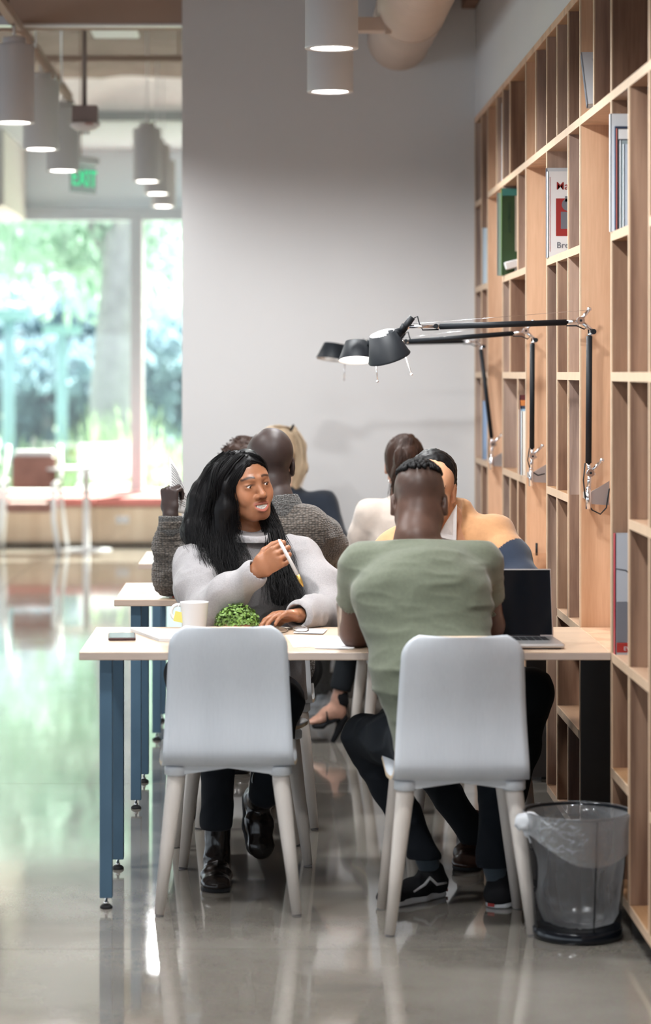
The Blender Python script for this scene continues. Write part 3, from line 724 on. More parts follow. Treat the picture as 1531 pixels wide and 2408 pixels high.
    s.tube([b.lerp(a, .2), Q(kn[0]-22*k, kn[1]+20*k), Q(kn[0]-10*k, kn[1]+6*k)], [.010, .012, .012], 12)
    s.build('head_neck', M_black, t)
    hb_ = a+Vector((.035, 0, .012)); s = M(); hdn = Q(*((968, 880), (888, 897), (809, 893))[i])
    st = Q(*((952, 832), (884, 850), (811, 848))[i])
    s.cyl(st, hdn, .0025, .002, 10).ball(hdn, .0045); s.build('handle', M_chrome if i else M_white, t)
    # cables
    s = M(); s.tube([Q(arm1[0], arm1[1]+8*k), Q(arm1[0]+24*k, arm1[1]+8*k), Q(arm1[0]+42*k, arm1[1]+16*k), Q(top[0]-3*k, top[1]-22*k), Q(top[0]-1*k, top[1])], .0022, 8)
    s.tube([Q(kn[0]+16*k, kn[1]-20*k), Q(kn[0]+24*k, kn[1]-24*k), Q(kn[0]+28*k, kn[1]-8*k), Q(kn[0]+36*k, kn[1]+8*k), Q(arm0[0]-2, arm0[1]+7*k)], .0022, 8)
    if cord_r:
        s.tube([Q(bot[0]-8*k, bot[1]), Q(bot[0]-12*k, bot[1]+40*k), Q(bot[0]-8*k, bot[1]+80*k), Q(bot[0]+8*k, bot[1]+110*k), Q(bot[0]+28*k, bot[1]+120*k), Q(bot[0]+42*k, bot[1]+105*k), Q(bot[0]+49*k, bot[1]+60*k, .03)] if i == 0 else
               [Q(bot[0]-6, bot[1]), Q(bot[0]-10, bot[1]+28), Q(bot[0]-4, bot[1]+52), Q(bot[0]+14, bot[1]+64), Q(bot[0]+30, bot[1]+60, .03)], .0022, 8)
    else: s.tube([Q(bot[0]-5, bot[1]), Q(bot[0]-7, bot[1]+25), Q(bot[0]-5, bot[1]+50)], .002, 8)
    s.build('cord', M_black, t)
    w = M(); w.tube([Q(e[0]+20*k, e[1]-25*k, -.004), Q(kn[0]+8*k, kn[1]-6*k, -.004)], .0006, 5); w.build('tension_wire', M_chrome, t)
    if lit:
        ld = bpy.data.lights.new('lamp_light', 'SPOT'); ld.energy = 9; ld.spot_size = 2.0; ld.spot_blend = .4; ld.shadow_soft_size = .03; ld.color = (1, .95, .9)
        lo = bpy.data.objects.new('lamp_light', ld); COL.objects.link(lo); lo.parent = t; lo.matrix_parent_inverse = Matrix.Translation(t.location).inverted()
        lo.location = a+ax*.012; lo.rotation_euler = ax.to_track_quat('Z', 'Y').to_euler()
lamp(0, De[0]-.11, (1365, 754), (958, 768), (916, 842), (897, 782), 'black task lamp nearest the camera with its shade tilted towards us', -.25, True, ((1386, 790), (1384, 1089), (1384, 1197), (1332, 758), (1034, 768)), True)
lamp(1, De[1]-.11, (1236, 778), (940, 800), (838, 848), (838, 802), 'middle black task lamp with a brightly lit shade', .25, True, ((1252, 808), (1251, 1054), (1249, 1143), (1206, 784), (962, 803)), True)
lamp(2, De[2]-.11, (1120, 804), (850, 815), (779, 846), (784, 808), 'farthest black task lamp whose upright leans beside the white wall', .12, False, ((1131, 822), (1156, 1029), (1156, 1104), (1089, 803), (880, 808)), False)

# ------------------------------------------------------------------ pendant downlights
def build_pendant(root, dark=False):
    r = .0955; h = .36
    MB().lathe([(r-.004, .004), (r, 0), (r+.001, .004), (r+.001, .008), (r, .012), (r, h), (r-.006, h+.004), (.02, h+.006), (0, h+.006)], n=40).build('housing', M_white, root, True)
    MB().lathe([(r*.80, .0015), (r-.003, .0015), (r-.003, .008), (r*.80, .008), (r*.78, .02)], n=40).build('trim_ring', M_white, root, True)
    MB().lathe([(0, .006), (r*.79, .006)], n=40).build('diffuser', M_glow, root, True)
    MB().lathe([(.055, h+.006), (.055, h+.04), (.0, h+.042)], n=24).build('canopy_cap', M_white, root, True)
    MB().cyl((0, 0, h+.04), (0, 0, h+.10), .006, n=10).build('stem', M_white, root, True)
    ld = bpy.data.lights.new('pendant_light', 'SPOT'); ld.energy = PENDANT_W; ld.spot_size = math.radians(172); ld.spot_blend = .55; ld.shadow_soft_size = .07; ld.color = (.97, .99, 1.0)
    lo = bpy.data.objects.new('pendant_light', ld); COL.objects.link(lo); lo.parent = root; lo.location = (0, 0, -.004)
pend0 = empty('pendant_downlight', (0, 0, 0), label='x', cat='ceiling light', group='white cylinder pendant downlights')
build_pendant(pend0)
PL = [(-1.18, 11.9, 2.715, 'white cylinder downlight largest and leftmost, just under the conduit'), (-1.18, 13.32, 2.715, 'second white cylinder downlight of the left row'), (-1.18, 14.74, 2.715, 'third white cylinder downlight of the left row'),
      (.232, 9.16, 2.715, 'nearest white cylinder downlight, cut off by the top of the photo'), (.262, 10.58, 2.715, 'white cylinder downlight hanging just behind the nearest one'),
      (-.818, 17.4, 2.852, 'pale cylinder downlight beyond the wall edge, front one of the distant row'), (-.808, 18.75, 2.862, 'pale cylinder downlight second in the distant row'), (-.818, 20.1, 2.857, 'pale cylinder downlight last in the distant row'),
      (.22, 7.74, 2.715, 'white cylinder downlight above the nearest table'), (.22, 6.3, 2.715, 'white cylinder downlight in front of the nearest table'), (.22, 4.9, 2.715, 'white cylinder downlight closest to the viewer'),
      (-1.18, 9.06, 2.715, 'white cylinder downlight left of the nearest table'), (-1.18, 7.64, 2.715, 'white cylinder downlight over the walkway'), (-1.18, 6.2, 2.715, 'white cylinder downlight over the near walkway')]
for i, (x, y, z, l) in enumerate(PL):
    if i == 0: pend0.location = (x, y, z); pend0['label'] = l
    else:
        c_ = copy_tree(pend0, (x, y, z), 0, l)
        if y > 16: MB().cyl((0, 0, .44), (0, 0, 4.045-z), .004, n=8).build('suspension_rod', M_white, c_, True)

# conduit along the left row
cd = empty('conduit_pipe', (-1.10, 12, 3.14), label='pale conduit pipe running back above the left row of downlights', cat='pipe')
zc = P(65, 98, 12.2).z; xc = P(65, 98, 12.2).x
MB().tube([(xc, 12.25, zc-.005), (xc, 15.3, zc-.005)], .016, 12).build('straight_run', M_beam, cd)
MB().tube([P(-60, 66, 12.1), P(20, 66, 12.1), P(45, 72, 12.12), P(58, 84, 12.2), Vector((xc, 12.27, zc-.004))], .017, 12).build('elbow_bend', M_beam, cd)
for y in (12.3, 13.6, 14.9): MB().tube([(xc, y-.02, zc-.005), (xc, y+.02, zc-.005)], .021, 12).build('coupling', M_alu, cd)
for y in (12.6, 14.2): MB().cyl((xc, y, zc), (xc, y, ZC), .004, n=8).build('hanger_rod', M_alu, cd)
c2 = empty('strut_channel', (-1.18, 12, 3.2), label='steel strut channel carrying the left row of downlights', cat='strut')
zs = 2.715+.458
MB().box(-1.20, -1.16, 5.5, 15.2, zs, zs+.04).build('channel', M_beam, c2)
for k, (cx_, ya, yb, z_, lb) in enumerate([(.245, 4.4, 11.2, zs, 'steel strut channel carrying the downlights above the tables')]):
    t = empty('strut_channel', (cx_, (ya+yb)/2, z_), label=lb, cat='strut')
    MB().box(cx_-.02, cx_+.02, ya, yb, z_, z_+.03).build('channel', M_beam, t)
    for y in (ya+.3, yb-.2): MB().cyl((cx_, y, z_+.03), (cx_, y, 3.84 if k else ZC), .004, n=8).build('hanger_rod', M_alu, t)
MB().cyl((P(18, 0, 11.9).x, 11.9, zs+.04), (P(18, 0, 11.9).x, 11.9, ZC), .006, n=10).build('hanger_rod', M_black, c2)
MB().box(P(-5, 0, 11.9).x, P(27, 0, 11.9).x, 11.86, 11.94, P(0, 62, 11.9).z, P(0, 40, 11.9).z).build('clamp', M_alu, c2)
# cross pipe under the fabric
cp = empty('cross_pipe', (P(250, 138, 15).x, 15, P(0, 138, 15).z), label='thin brown pipe crossing below the ceiling fabric', cat='pipe')
MB().cyl(P(-300, 138, 15), P(480, 138, 15), .018, n=12).build('pipe', M_beam, cp)
for px in (60, 420): MB().cyl(P(px, 138, 15), Vector((P(px, 0, 15).x, 15, ZC)), .005, n=8).build('hanger_rod', M_beam, cp)
# ceiling panel
tag(MB().bbox(P(212, 0, 14.2).x, P(322, 0, 14.2).x, 14.0, 14.5, P(0, 74, 14.2).z, P(0, 62, 14.2).z, .01).cyl((P(230, 0, 14.2).x, 14.25, P(0, 62, 14.2).z), (P(230, 0, 14.2).x, 14.25, ZC), .006, n=8).cyl((P(310, 0, 14.2).x, 14.25, P(0, 62, 14.2).z), (P(310, 0, 14.2).x, 14.25, ZC), .006, n=8).build('ceiling_fixture', M_white), 'slim pale strip fixture hung under the brown ceiling fabric', 'light fixture')
# fire sounder on its drop rod
sd = empty('fire_alarm', P(200, 300, 12.9), label='white fire alarm unit on a grey box at the end of a drop rod', cat='alarm')
Q = lambda x, y, dd=0: P(x, y, 12.9+dd)
MB().cyl(Q(199, 250), Vector((Q(199, 0).x, 12.9, ZC)), .011, n=12).build('drop_rod', mat('brown pipe', (.22, .17, .15), .6), sd)
M_mau = mat('grey box paint', (.24, .18, .17), .6)
a = Q(171, 288); b = Q(230, 250); MB().bbox(a.x, b.x, 12.84, 12.96, a.z, b.z, .004).build('mounting_box', M_mau, sd)
s = MB(); c = Q(200, 289); s.lathe([(0, 0), (.075, 0), (.078, -.012), (.07, -.022), (.045, -.038), (0, -.042)], c, 30); s.build('alarm_dome', mat('alarm plastic', (.72, .64, .60), .4), sd)
s = MB(); text_mesh(s, 'FIRE', .022, Matrix.Translation((Q(203, 299).x, 12.9-.079, Q(0, 298).z)) @ Matrix.Rotation(PI/2, 4, 'X')); s.build('lettering', M_red, sd)
for k in range(4): MB().cyl(Q(190+k*6, 308), Q(188+k*7, 317), .004, n=8).build('sensor_pin', M_mau, sd)
# green exit sign hanging at an angle
ex = empty('exit_sign', P(195, 410, 16.5), label='green and clear EXIT sign hanging at an angle from a thin rod', cat='sign')
E = lambda x, y, dd=0: P(x, y, 16.5+dd)
MB().cyl(E(190, 372), Vector((E(190, 0).x, 16.5, 3.9)), .005, n=8).build('hanger_rod', M_beam, ex)
RM = Matrix.Translation(E(195, 368)) @ Matrix.Rotation(math.radians(62), 4, 'Z')
MB().bbox(-.16, .16, -.03, .03, -.055, .0, .008, M=RM).build('housing', M_alu, ex)
MB().bbox(-.155, .155, -.004, .004, -.235, -.055, .002, M=RM).build('clear_plate', mat('sign acrylic', (.75, .85, .85), .2, trans=.6), ex)
M_exit = mat('exit green', (.03, .55, .25), .4, emit=(.03, .75, .32), estr=.8)
for sgn, rot in ((-1, 0), (1, PI)):
    s = MB(); text_mesh(s, 'EXIT', .15, RM @ Matrix.Rotation(rot, 4, 'Z') @ Matrix.Translation((-.145, -.006, -.19)) @ Matrix.Rotation(PI/2, 4, 'X')); s.build('lettering', M_exit, ex)

# round duct that runs overhead and goes into the back wall
dc = empty('air_duct', P(938, 92, DW), label='round tan air duct running overhead into the back wall', cat='duct')
cx, cz = P(938, 92, DW).x, P(938, 92, DW).z
s = MB(); prof = []
def ring(y, r): return [Vector((cx+r*math.cos(2*PI*k/48), y, cz+r*math.sin(2*PI*k/48))) for k in range(48)]
ysr = [11.10]; r0 = .152
rows = []; y = 11.10
while y > 5.2:
    rows += [(y, r0), (y-.05, r0), (y-.054, r0+.002), (y-.058, r0)]; y -= .06
vs = [p for (yy, r_) in rows for p in ring(yy, r_)]
s.add(vs, [(i*48+k, i*48+(k+1) % 48, (i+1)*48+(k+1) % 48, (i+1)*48+k) for i in range(len(rows)-1) for k in range(48)], 0, True)
s.build('spiral_section', M_duct, dc)
rows = [(11.101, .150), (11.101, .1555), (11.12, .1555), (11.121, .150), (11.5, .150), (11.51, .1515), (11.52, .150), (11.9, .149), (12.06, .147), (DW-.001, .150)]
s = MB(); vs = [p for (yy, r_) in rows for p in ring(yy, r_)]
s.add(vs, [(i*48+k, i*48+(k+1) % 48, (i+1)*48+(k+1) % 48, (i+1)*48+k) for i in range(len(rows)-1) for k in range(48)], 0, True); s.build('end_section', M_duct, dc)
for y in (6.5, 9.0): MB().cyl((cx, y, cz+.15), (cx, y, ZC), .006, n=8).build('hanger_rod', M_alu, dc)
a = P(838, 74, 11.0); b = P(902, 42, 11.0)
s = MB().bbox(a.x, b.x+.03, 10.97, 11.07, a.z, b.z, .002); s.bbox(b.x+.005, b.x+.033, 10.95, 10.972, a.z-.018, b.z-.006, .002)
for k in range(3): s.cyl((b.x+.02-.006*k, 10.949, b.z-.02-.022*k), (b.x+.02-.006*k, 10.944, b.z-.02-.022*k), .0035, n=8)
s.build('side_branch', M_duct, dc)
# ------------------------------------------------------------------ implicit surfaces for figures
def _rot(f, u):
    f = Vector(f).normalized(); u = Vector(u); l = u.cross(f).normalized(); u = f.cross(l).normalized()
    return np.array([[*l], [*f], [*u]])          # rows: subject's left?, forward, up (local x = u x f)
class SDF:
    def __init__(s, lo, hi, h):
        s.h = h; s.lo = np.array(lo, float); n = np.ceil((np.array(hi)-s.lo)/h).astype(int)+1; s.n = n
        s.V = np.full(n, .1, np.float32); s.T = None
    def frame(s, o=None, f=None, u=(0, 0, 1)):
        s.T = None if o is None else (np.array(o, float), _rot(f, u))
    def w(s, p):
        p = np.array(p, float)
        return p if s.T is None else s.T[0]+s.T[1].T @ p
    def region(s, lo, hi):
        a = np.clip(np.floor((lo-s.lo)/s.h).astype(int), 0, s.n-1); b = np.clip(np.ceil((hi-s.lo)/s.h).astype(int)+1, 1, s.n)
        if np.any(b <= a): return None
        sl = tuple(slice(a[i], b[i]) for i in range(3))
        g = [(s.lo[i]+s.h*np.arange(a[i], b[i])).astype(np.float32) for i in range(3)]
        return sl, g[0][:, None, None], g[1][None, :, None], g[2][None, None, :]
    def comb(s, sl, d, k, op):
        v = s.V[sl]
        if op == 'u':
            if k <= 0: s.V[sl] = np.minimum(v, d)
            else:
                h = np.clip(.5+.5*(v-d)/k, 0, 1); s.V[sl] = v+(d-v)*h-k*h*(1-h)
        elif op == 's':
            d = -d
            if k <= 0: s.V[sl] = np.maximum(v, d)
            else:
                h = np.clip(.5-.5*(v-d)/k, 0, 1); s.V[sl] = v+(d-v)*h+k*h*(1-h)
        elif op == 'd':            # displacement, d already the amount
            s.V[sl] = v+d
        elif op == 'i': s.V[sl] = np.maximum(v, d)
    def cap(s, a, b, ra, rb, k=.02, op='u'):
        a = s.w(a); b = s.w(b); R = max(ra, rb)+max(k, 0)+.02
        q = s.region(np.minimum(a, b)-R, np.maximum(a, b)+R)
        if q is None: return s
        sl, X, Y, Z = q; ab = b-a; L2 = float(ab @ ab)+1e-12
        t = np.clip(((X-a[0])*ab[0]+(Y-a[1])*ab[1]+(Z-a[2])*ab[2])/L2, 0, 1)
        d = np.sqrt((X-a[0]-t*ab[0])**2+(Y-a[1]-t*ab[1])**2+(Z-a[2]-t*ab[2])**2)-(ra+(rb-ra)*t)
        s.comb(sl, d.astype(np.float32), k, op); return s
    def ell(s, c, r, k=.02, op='u', f=None, u=(0, 0, 1)):
        "ellipsoid, axes along the frame (x left, y forward, z up) or along f,u"
        c = s.w(c); r = np.array(r, float); M = _rot(f, u) if f is not None else (s.T[1] if s.T is not None else np.eye(3))
        R = r.max()+max(k, 0)+.02; q = s.region(c-R, c+R)
        if q is None: return s
        sl, X, Y, Z = q; x, y, z = X-c[0], Y-c[1], Z-c[2]
        L = [M[i, 0]*x+M[i, 1]*y+M[i, 2]*z for i in range(3)]
        k0 = np.sqrt((L[0]/r[0])**2+(L[1]/r[1])**2+(L[2]/r[2])**2); k1 = np.sqrt((L[0]/r[0]**2)**2+(L[1]/r[1]**2)**2+(L[2]/r[2]**2)**2)
        d = k0*(k0-1)/(k1+1e-9); s.comb(sl, d.astype(np.float32), k, op); return s
    def ecap(s, a, b, ra, rb, side, k=.03, op='u'):
        "capsule of elliptic section; ra, rb = (half width along side, half thickness)"
        a = s.w(a); b = s.w(b); sd = np.array(side, float)
        if s.T is not None: sd = s.T[1].T @ sd
        R = max(*ra, *rb)+max(k, 0)+.02
        q = s.region(np.minimum(a, b)-R, np.maximum(a, b)+R)
        if q is None: return s
        sl, X, Y, Z = q; ab = b-a; L = math.sqrt(ab @ ab); ax = ab/L; sd = sd-ax*(sd @ ax); sd /= np.linalg.norm(sd); th = np.cross(ax, sd)
        x, y, z = X-a[0], Y-a[1], Z-a[2]
        w_ = ax[0]*x+ax[1]*y+ax[2]*z; t = np.clip(w_/L, 0, 1); e = w_-t*L
        u_ = sd[0]*x+sd[1]*y+sd[2]*z; v_ = th[0]*x+th[1]*y+th[2]*z
        ru = ra[0]+(rb[0]-ra[0])*t; rv = ra[1]+(rb[1]-ra[1])*t; m = np.minimum(ru, rv)
        k0 = np.sqrt((u_/ru)**2+(v_/rv)**2+(e/m)**2); k1 = np.sqrt((u_/ru**2)**2+(v_/rv**2)**2+(e/m**2)**2)
        d = k0*(k0-1)/(k1+1e-9); s.comb(sl, d.astype(np.float32), k, op); return s
    def chain(s, pts, rs, k=.02, op='u'):
        for i in range(len(pts)-1): s.cap(pts[i], pts[i+1], rs[i], rs[i+1], k, op)
        return s
    def plane(s, p, n, op='i'):
        "keep what lies behind the plane"
        p = s.w(p); n = np.array(n, float)
        if s.T is not None: n = s.T[1].T @ n
        n /= np.linalg.norm(n)
        X, Y, Z = s.grid(); s.V = np.maximum(s.V, ((X-p[0])*n[0]+(Y-p[1])*n[1]+(Z-p[2])*n[2]).astype(np.float32)); return s
    def grid(s):
        g = [(s.lo[i]+s.h*np.arange(s.n[i])).astype(np.float32) for i in range(3)]
        return g[0][:, None, None], g[1][None, :, None], g[2][None, None, :]
    def disp(s, fun):
        "displace near the surface; fun(x,y,z arrays)->amount (positive cuts in)"
        m = np.abs(s.V) < .035; i = np.nonzero(m)
        x, y, z = (s.lo[j]+s.h*i[j] for j in range(3))
        s.V[i] += fun(x, y, z).astype(np.float32); return s
    def mesh(s):
        V = s.V; S = V < 0; n = s.n
        c = np.zeros(n-1, np.int8)
        for dx in (0, 1):
            for dy in (0, 1):
                for dz in (0, 1): c += S[dx:n[0]-1+dx, dy:n[1]-1+dy, dz:n[2]-1+dz]
        I = np.nonzero((c > 0) & (c < 8)); M = len(I[0])
        ids = np.full(n-1, -1, np.int32); ids[I] = np.arange(M)
        acc = np.zeros((M, 3)); cnt = np.zeros(M)
        offs = [(a, b, d) for a in (0, 1) for b in (0, 1) for d in (0, 1)]
        vals = {o: V[I[0]+o[0], I[1]+o[1], I[2]+o[2]] for o in offs}
        for o in offs:
            for ax in range(3):
                if o[ax]: continue
                p = list(o); p[ax] = 1; p = tuple(p); v0, v1 = vals[o], vals[p]; m = (v0 < 0) != (v1 < 0)
                t = v0[m]/(v0[m]-v1[m]+1e-20); add = np.tile(np.array(o, float), (m.sum(), 1)); add[:, ax] = t; acc[m] += add; cnt[m] += 1
        co = s.lo+s.h*(np.stack(I, 1)+acc/cnt[:, None])
        fs = []
        for ax in range(3):
            b, c2 = (ax+1) % 3, (ax+2) % 3
            sl0 = [slice(None)]*3; sl1 = [slice(None)]*3; sl0[ax] = slice(0, -1); sl1[ax] = slice(1, None)
            A = S[tuple(sl0)]; B = S[tuple(sl1)]; E = np.nonzero(A != B)
            ok = np.ones(len(E[0]), bool)
            for q in (b, c2): ok &= (E[q] > 0) & (E[q] < n[q]-1)
            E = [e[ok] for e in E]
            def idc(db, dc): e = [x.copy() for x in E]; e[b] -= db; e[c2] -= dc; return ids[tuple(e)]
            q = np.stack([idc(1, 1), idc(0, 1), idc(0, 0), idc(1, 0)], 1)
            fl = ~A[tuple(E)]; q[fl] = q[fl][:, ::-1]; fs.append(q)
        F = np.concatenate(fs); F = F[(F >= 0).all(1)]
        return co, F
def smooth_mesh(co, F, it=1, lam=.5):
    e = np.concatenate([F[:, [0, 1]], F[:, [1, 2]], F[:, [2, 3]], F[:, [3, 0]]]); e = np.unique(np.sort(e, 1), axis=0)
    for _ in range(it):
        a = np.zeros_like(co); c = np.zeros(len(co)); np.add.at(a, e[:, 0], co[e[:, 1]]); np.add.at(a, e[:, 1], co[e[:, 0]]); np.add.at(c, e[:, 0], 1); np.add.at(c, e[:, 1], 1)
        co = co+lam*(a/np.maximum(c, 1)[:, None]-co)
    return co
def np_obj(name, co, F, mats, parent=None, color=None, mi=None, label=None, kind=None):
    me = bpy.data.meshes.new(name); me.vertices.add(len(co)); me.vertices.foreach_set('co', co.astype(np.float32).ravel())
    k = F.shape[1]; me.loops.add(len(F)*k); me.loops.foreach_set('vertex_index', F.astype(np.int32).ravel()); me.polygons.add(len(F))
    me.polygons.foreach_set('loop_start', np.arange(0, len(F)*k, k, dtype=np.int32)); me.polygons.foreach_set('loop_total', np.full(len(F), k, np.int32))
    me.polygons.foreach_set('use_smooth', np.ones(len(F), bool))
    for m in (mats if isinstance(mats, (list, tuple)) else [mats]): me.materials.append(m)
    if mi is not None: me.polygons.foreach_set('material_index', mi.astype(np.int32))
    me.update(calc_edges=True); me.validate()
    if color is not None:
        at = me.color_attributes.new('Col', 'FLOAT_COLOR', 'POINT'); c = np.ones((len(co), 4), np.float32); c[:, :3] = color; at.data.foreach_set('color', c.ravel())
    o = bpy.data.objects.new(name, me); COL.objects.link(o)
    if parent is not None: o.parent = parent; o.matrix_parent_inverse = Matrix.Translation(parent_loc(parent)).inverted()
    if label: o['label'] = label
    if kind: o['kind'] = kind
    return o
_lat = np.random.RandomState(5).rand(32, 32, 32).astype(np.float32)
def vnoise(x, y, z):
    x, y, z = x+100., y+100., z+100.
    xi, yi, zi = np.floor(x).astype(int), np.floor(y).astype(int), np.floor(z).astype(int); fx, fy, fz = x-xi, y-yi, z-zi
    fx, fy, fz = (f*f*(3-2*f) for f in (fx, fy, fz)); r = 0
    for a in (0, 1):
        for b in (0, 1):
            for c in (0, 1): r = r+_lat[(xi+a) % 32, (yi+b) % 32, (zi+c) % 32]*(fx if a else 1-fx)*(fy if b else 1-fy)*(fz if c else 1-fz)
    return r*2-1
def folds(amp, sx, sy, sz, amp2=0.):
    def f(x, y, z):
        n = vnoise(x*sx, y*sy, z*sz); r = (1-np.abs(n))**2
        o = -amp*(r-.4)
        if amp2: o = o+amp2*vnoise(x*60, y*60, z*60)
        return o
    return f
def keep_large(co, F, least=150):
    e = np.concatenate([F[:, [0, 1]], F[:, [1, 2]], F[:, [2, 3]]]); l = np.arange(len(co))
    for _ in range(60):
        m = np.minimum(l[e[:, 0]], l[e[:, 1]]); o = l.copy(); np.minimum.at(l, e[:, 0], m); np.minimum.at(l, e[:, 1], m); l = l[l]
        if (o == l).all(): break
    cnt = np.bincount(l, minlength=len(co)); used = np.zeros(len(co), bool); used[F.ravel()] = True; ok = (cnt[l] >= least) & used
    F = F[ok[F].all(1)]; idx = np.cumsum(ok)-1; return co[ok], idx[F]
def finish(s, name, mats, parent, it=1, color=None, label=None):
    co, F = s.mesh(); co, F = keep_large(co, F); co = smooth_mesh(co, F, it)
    c = color(co) if color else None
    return np_obj(name, co, F, mats, parent, c, label=label)

# ---- human head, local frame: x subject's left, y forward, z up, origin between the eyes' level at head centre
def head(s, c, f, u=(0, 0, 1), neck=None, nr=.056, sc=1., female=False, smile=False, ears=True, detail=True):
    s.frame(c, f, u); S = sc
    def E(p, r, k=.02, op='u', **q): s.ell(tuple(x*S for x in p), tuple(x*S for x in r), k*S, op, **q)
    def C(a, b, ra, rb, k=.015, op='u'): s.cap(tuple(x*S for x in a), tuple(x*S for x in b), ra*S, rb*S, k*S, op)
    cz_ = -.015 if female else 0.
    E((0, -.018, .036+cz_), (.074, .093, .082+cz_*.3), .02)
    E((0, .028, .030+cz_), (.066, .056, .066), .03)
    E((0, .030, -.028), (.061, .058, .070), .03)
    jw = .050 if female else .056
    E((0, .028, -.070), (jw, .050, .036), .03)
    C((-.012, .070, -.097), (.012, .070, -.097), .017, .017, .025)
    for q in (-1, 1):
        C((q*.052, -.004, -.055), (q*.022, .062, -.092), .018, .016, .025)
        E((q*.040, .056, -.026), (.026, .024, .022), .02)
        if detail: C((q*.012, .088, .020), (q*.042, .074, .023), .008, .006, .016)
        if detail: E((q*.031, .098, -.000), (.0165, .012, .0105), .012, 's')
    if detail:
        C((0, .084, .012), (0, .108, -.030), .0075, .0105, .014)
        E((0, .112, -.034), (.0115, .010, .009), .010)
        for q in (-1, 1): E((q*.0135, .099, -.038), (.0085, .011, .0075), .007)
        for q in (-1, 1): E((q*.0075, .108, -.045), (.0042, .006, .004), .003, 's')
        for q in (-1, 1):      # eyelids
            E((q*.031, .0765, -.001), (.0170, .0140, .0140), .006)
        my = .0
        if smile:
            E((0, .074, -.070), (.037, .027, .027), .015)
            for q in (-1, 1): E((q*.036, .066, -.045), (.020, .018, .018), .02)
            W_ = .030; yc = lambda x: .1045-.017*(x/W_)**2
            for a in range(8):
                x0 = -W_+2*W_*a/8; x1 = -W_+2*W_*(a+1)/8; zc_ = lambda x: -.0715+.010*(x/W_)**2; rr_ = lambda x: .0088*(1-.85*(abs(x)/W_)**2.2)
                C((x0, yc(x0)-.004, zc_(x0)), (x1, yc(x1)-.004, zc_(x1)), rr_(x0), rr_(x1), .001, 's')
            for a in range(8):
                x0 = -W_+2*W_*a/8; x1 = -W_+2*W_*(a+1)/8; th = lambda x: .0046*(1-.5*(abs(x)/W_)**2)
                C((x0, yc(x0)-.001, -.0600-.003*(x0/W_)**2), (x1, yc(x1)-.001, -.0600-.003*(x1/W_)**2), th(x0)*.85, th(x1)*.85, .003)
                C((x0, yc(x0)-.003, -.0835+.021*(x0/W_)**2), (x1, yc(x1)-.003, -.0835+.021*(x1/W_)**2), th(x0)*1.15, th(x1)*1.15, .003)
        else:
            C((-.022, .088, -.066), (.022, .088, -.066), .006, .006, .01); C((-.018, .088, -.076), (.018, .088, -.076), .007, .007, .008)
    if ears:
        for q in (-1, 1):
            E((q*.077, -.006, -.008), (.009, .019, .031), .006, )
            E((q*.084, -.001, -.006), (.006, .010, .018), .004, 's')
            E((q*.079, -.001, -.034), (.006, .008, .009), .006)
    s.frame()
    if neck is not None:
        R = _rot(f, u); a = np.array(c)+R.T @ np.array([0, -.025*S, -.055*S]); s.cap(a, np.array(neck), nr, nr*1.06, .03)
    return s
def eyes(parent, c, f, u, look, iris=(.03, .012, .006), sc=1.):
    R = _rot(f, u); c = np.array(c)
    M_sc = MATS.get('eye white') or mat('eye white', (.60, .57, .55), .25)
    M_ir = MATS.get('iris') or mat('iris', iris, .1)
    for q in (-1, 1):
        p = c+R.T @ (np.array([q*.031, .0770, -.0025])*sc); lk = Vector(R.T @ np.array(look)).normalized()
        s = MB().ball(p, .0122*sc, 0, 20)
        T = lk.to_track_quat('Z', 'Y').to_matrix()
        s.ball(Vector(p)+lk*.0076*sc, (.0070*sc, .0070*sc, .0052*sc), 1, 16, T)
        s.build('eye', [M_sc, M_ir], parent)

# ---- hand: wrist point, direction of the metacarpals, palm normal; fingers given by curl angles
def hand(s, wrist, d, n, left, curls, spread=.10, sc=1., thumb=None, fr=.0082):
    """d: pointing direction, n: normal out of the PALM; left: thumb on +(n x d) side multiplier +1/-1; curls: five lists (thumb first) of bend angles"""
    d = Vector(d).normalized(); n = Vector(n); n = (n-d*n.dot(d)).normalized(); sd = n.cross(d)*left; w = Vector(wrist)
    pc = w+d*.048*sc
    s.ecap(w, w+d*.03*sc, (.027*sc, .019*sc), (.034*sc, .016*sc), sd, .01)
    s.ecap(w+d*.03*sc, w+d*.082*sc, (.034*sc, .0155*sc), (.038*sc, .0125*sc), sd, .012)
    s.ell(w+d*.035*sc+sd*.022*sc+n*.008*sc, (.018*sc,)*3, .012)
    offs = [.028, .0095, -.0095, -.027]; base = [.090, .094, .090, .082]; L = [(.040, .024, .020), (.044, .028, .021), (.041, .026, .020), (.032, .019, .018)]
    out = []
    for i in range(4):
        p = w+d*base[i]*sc*.97+sd*offs[i]*sc; dirn = (d+sd*(1.5-i)*spread).normalized(); ax = dirn.cross(n).normalized()
        ang = 0; pts = [p-dirn*.02*sc, p]
        for j in range(3):
            ang += curls[i+1][j]; v = dirn*math.cos(ang)+n*math.sin(ang); p = p+v*L[i][j]*sc; pts.append(p)
        r = fr*sc*(1. if i < 3 else .88); s.chain(pts, [r*1.12, r*1.15, r*1.0, r*.93, r*.78], .004); out.append(pts)
    t0 = w+d*.022*sc+sd*.022*sc+n*.004*sc
    if thumb is None: tv = [(d*.75+sd*.8+n*.35), (d*1.+sd*.35+n*.45), (d*1.+sd*.05+n*.5)]
    else: tv = [d*a+sd*b+n*c_ for a, b, c_ in thumb]
    pts = [t0]
    for v, l in zip(tv, (.042, .033, .027)): pts.append(pts[-1]+v.normalized()*l*sc)
    s.chain(pts, [.0135*sc, .0115*sc, .0100*sc, .0080*sc], .006); out.append(pts)
    return out

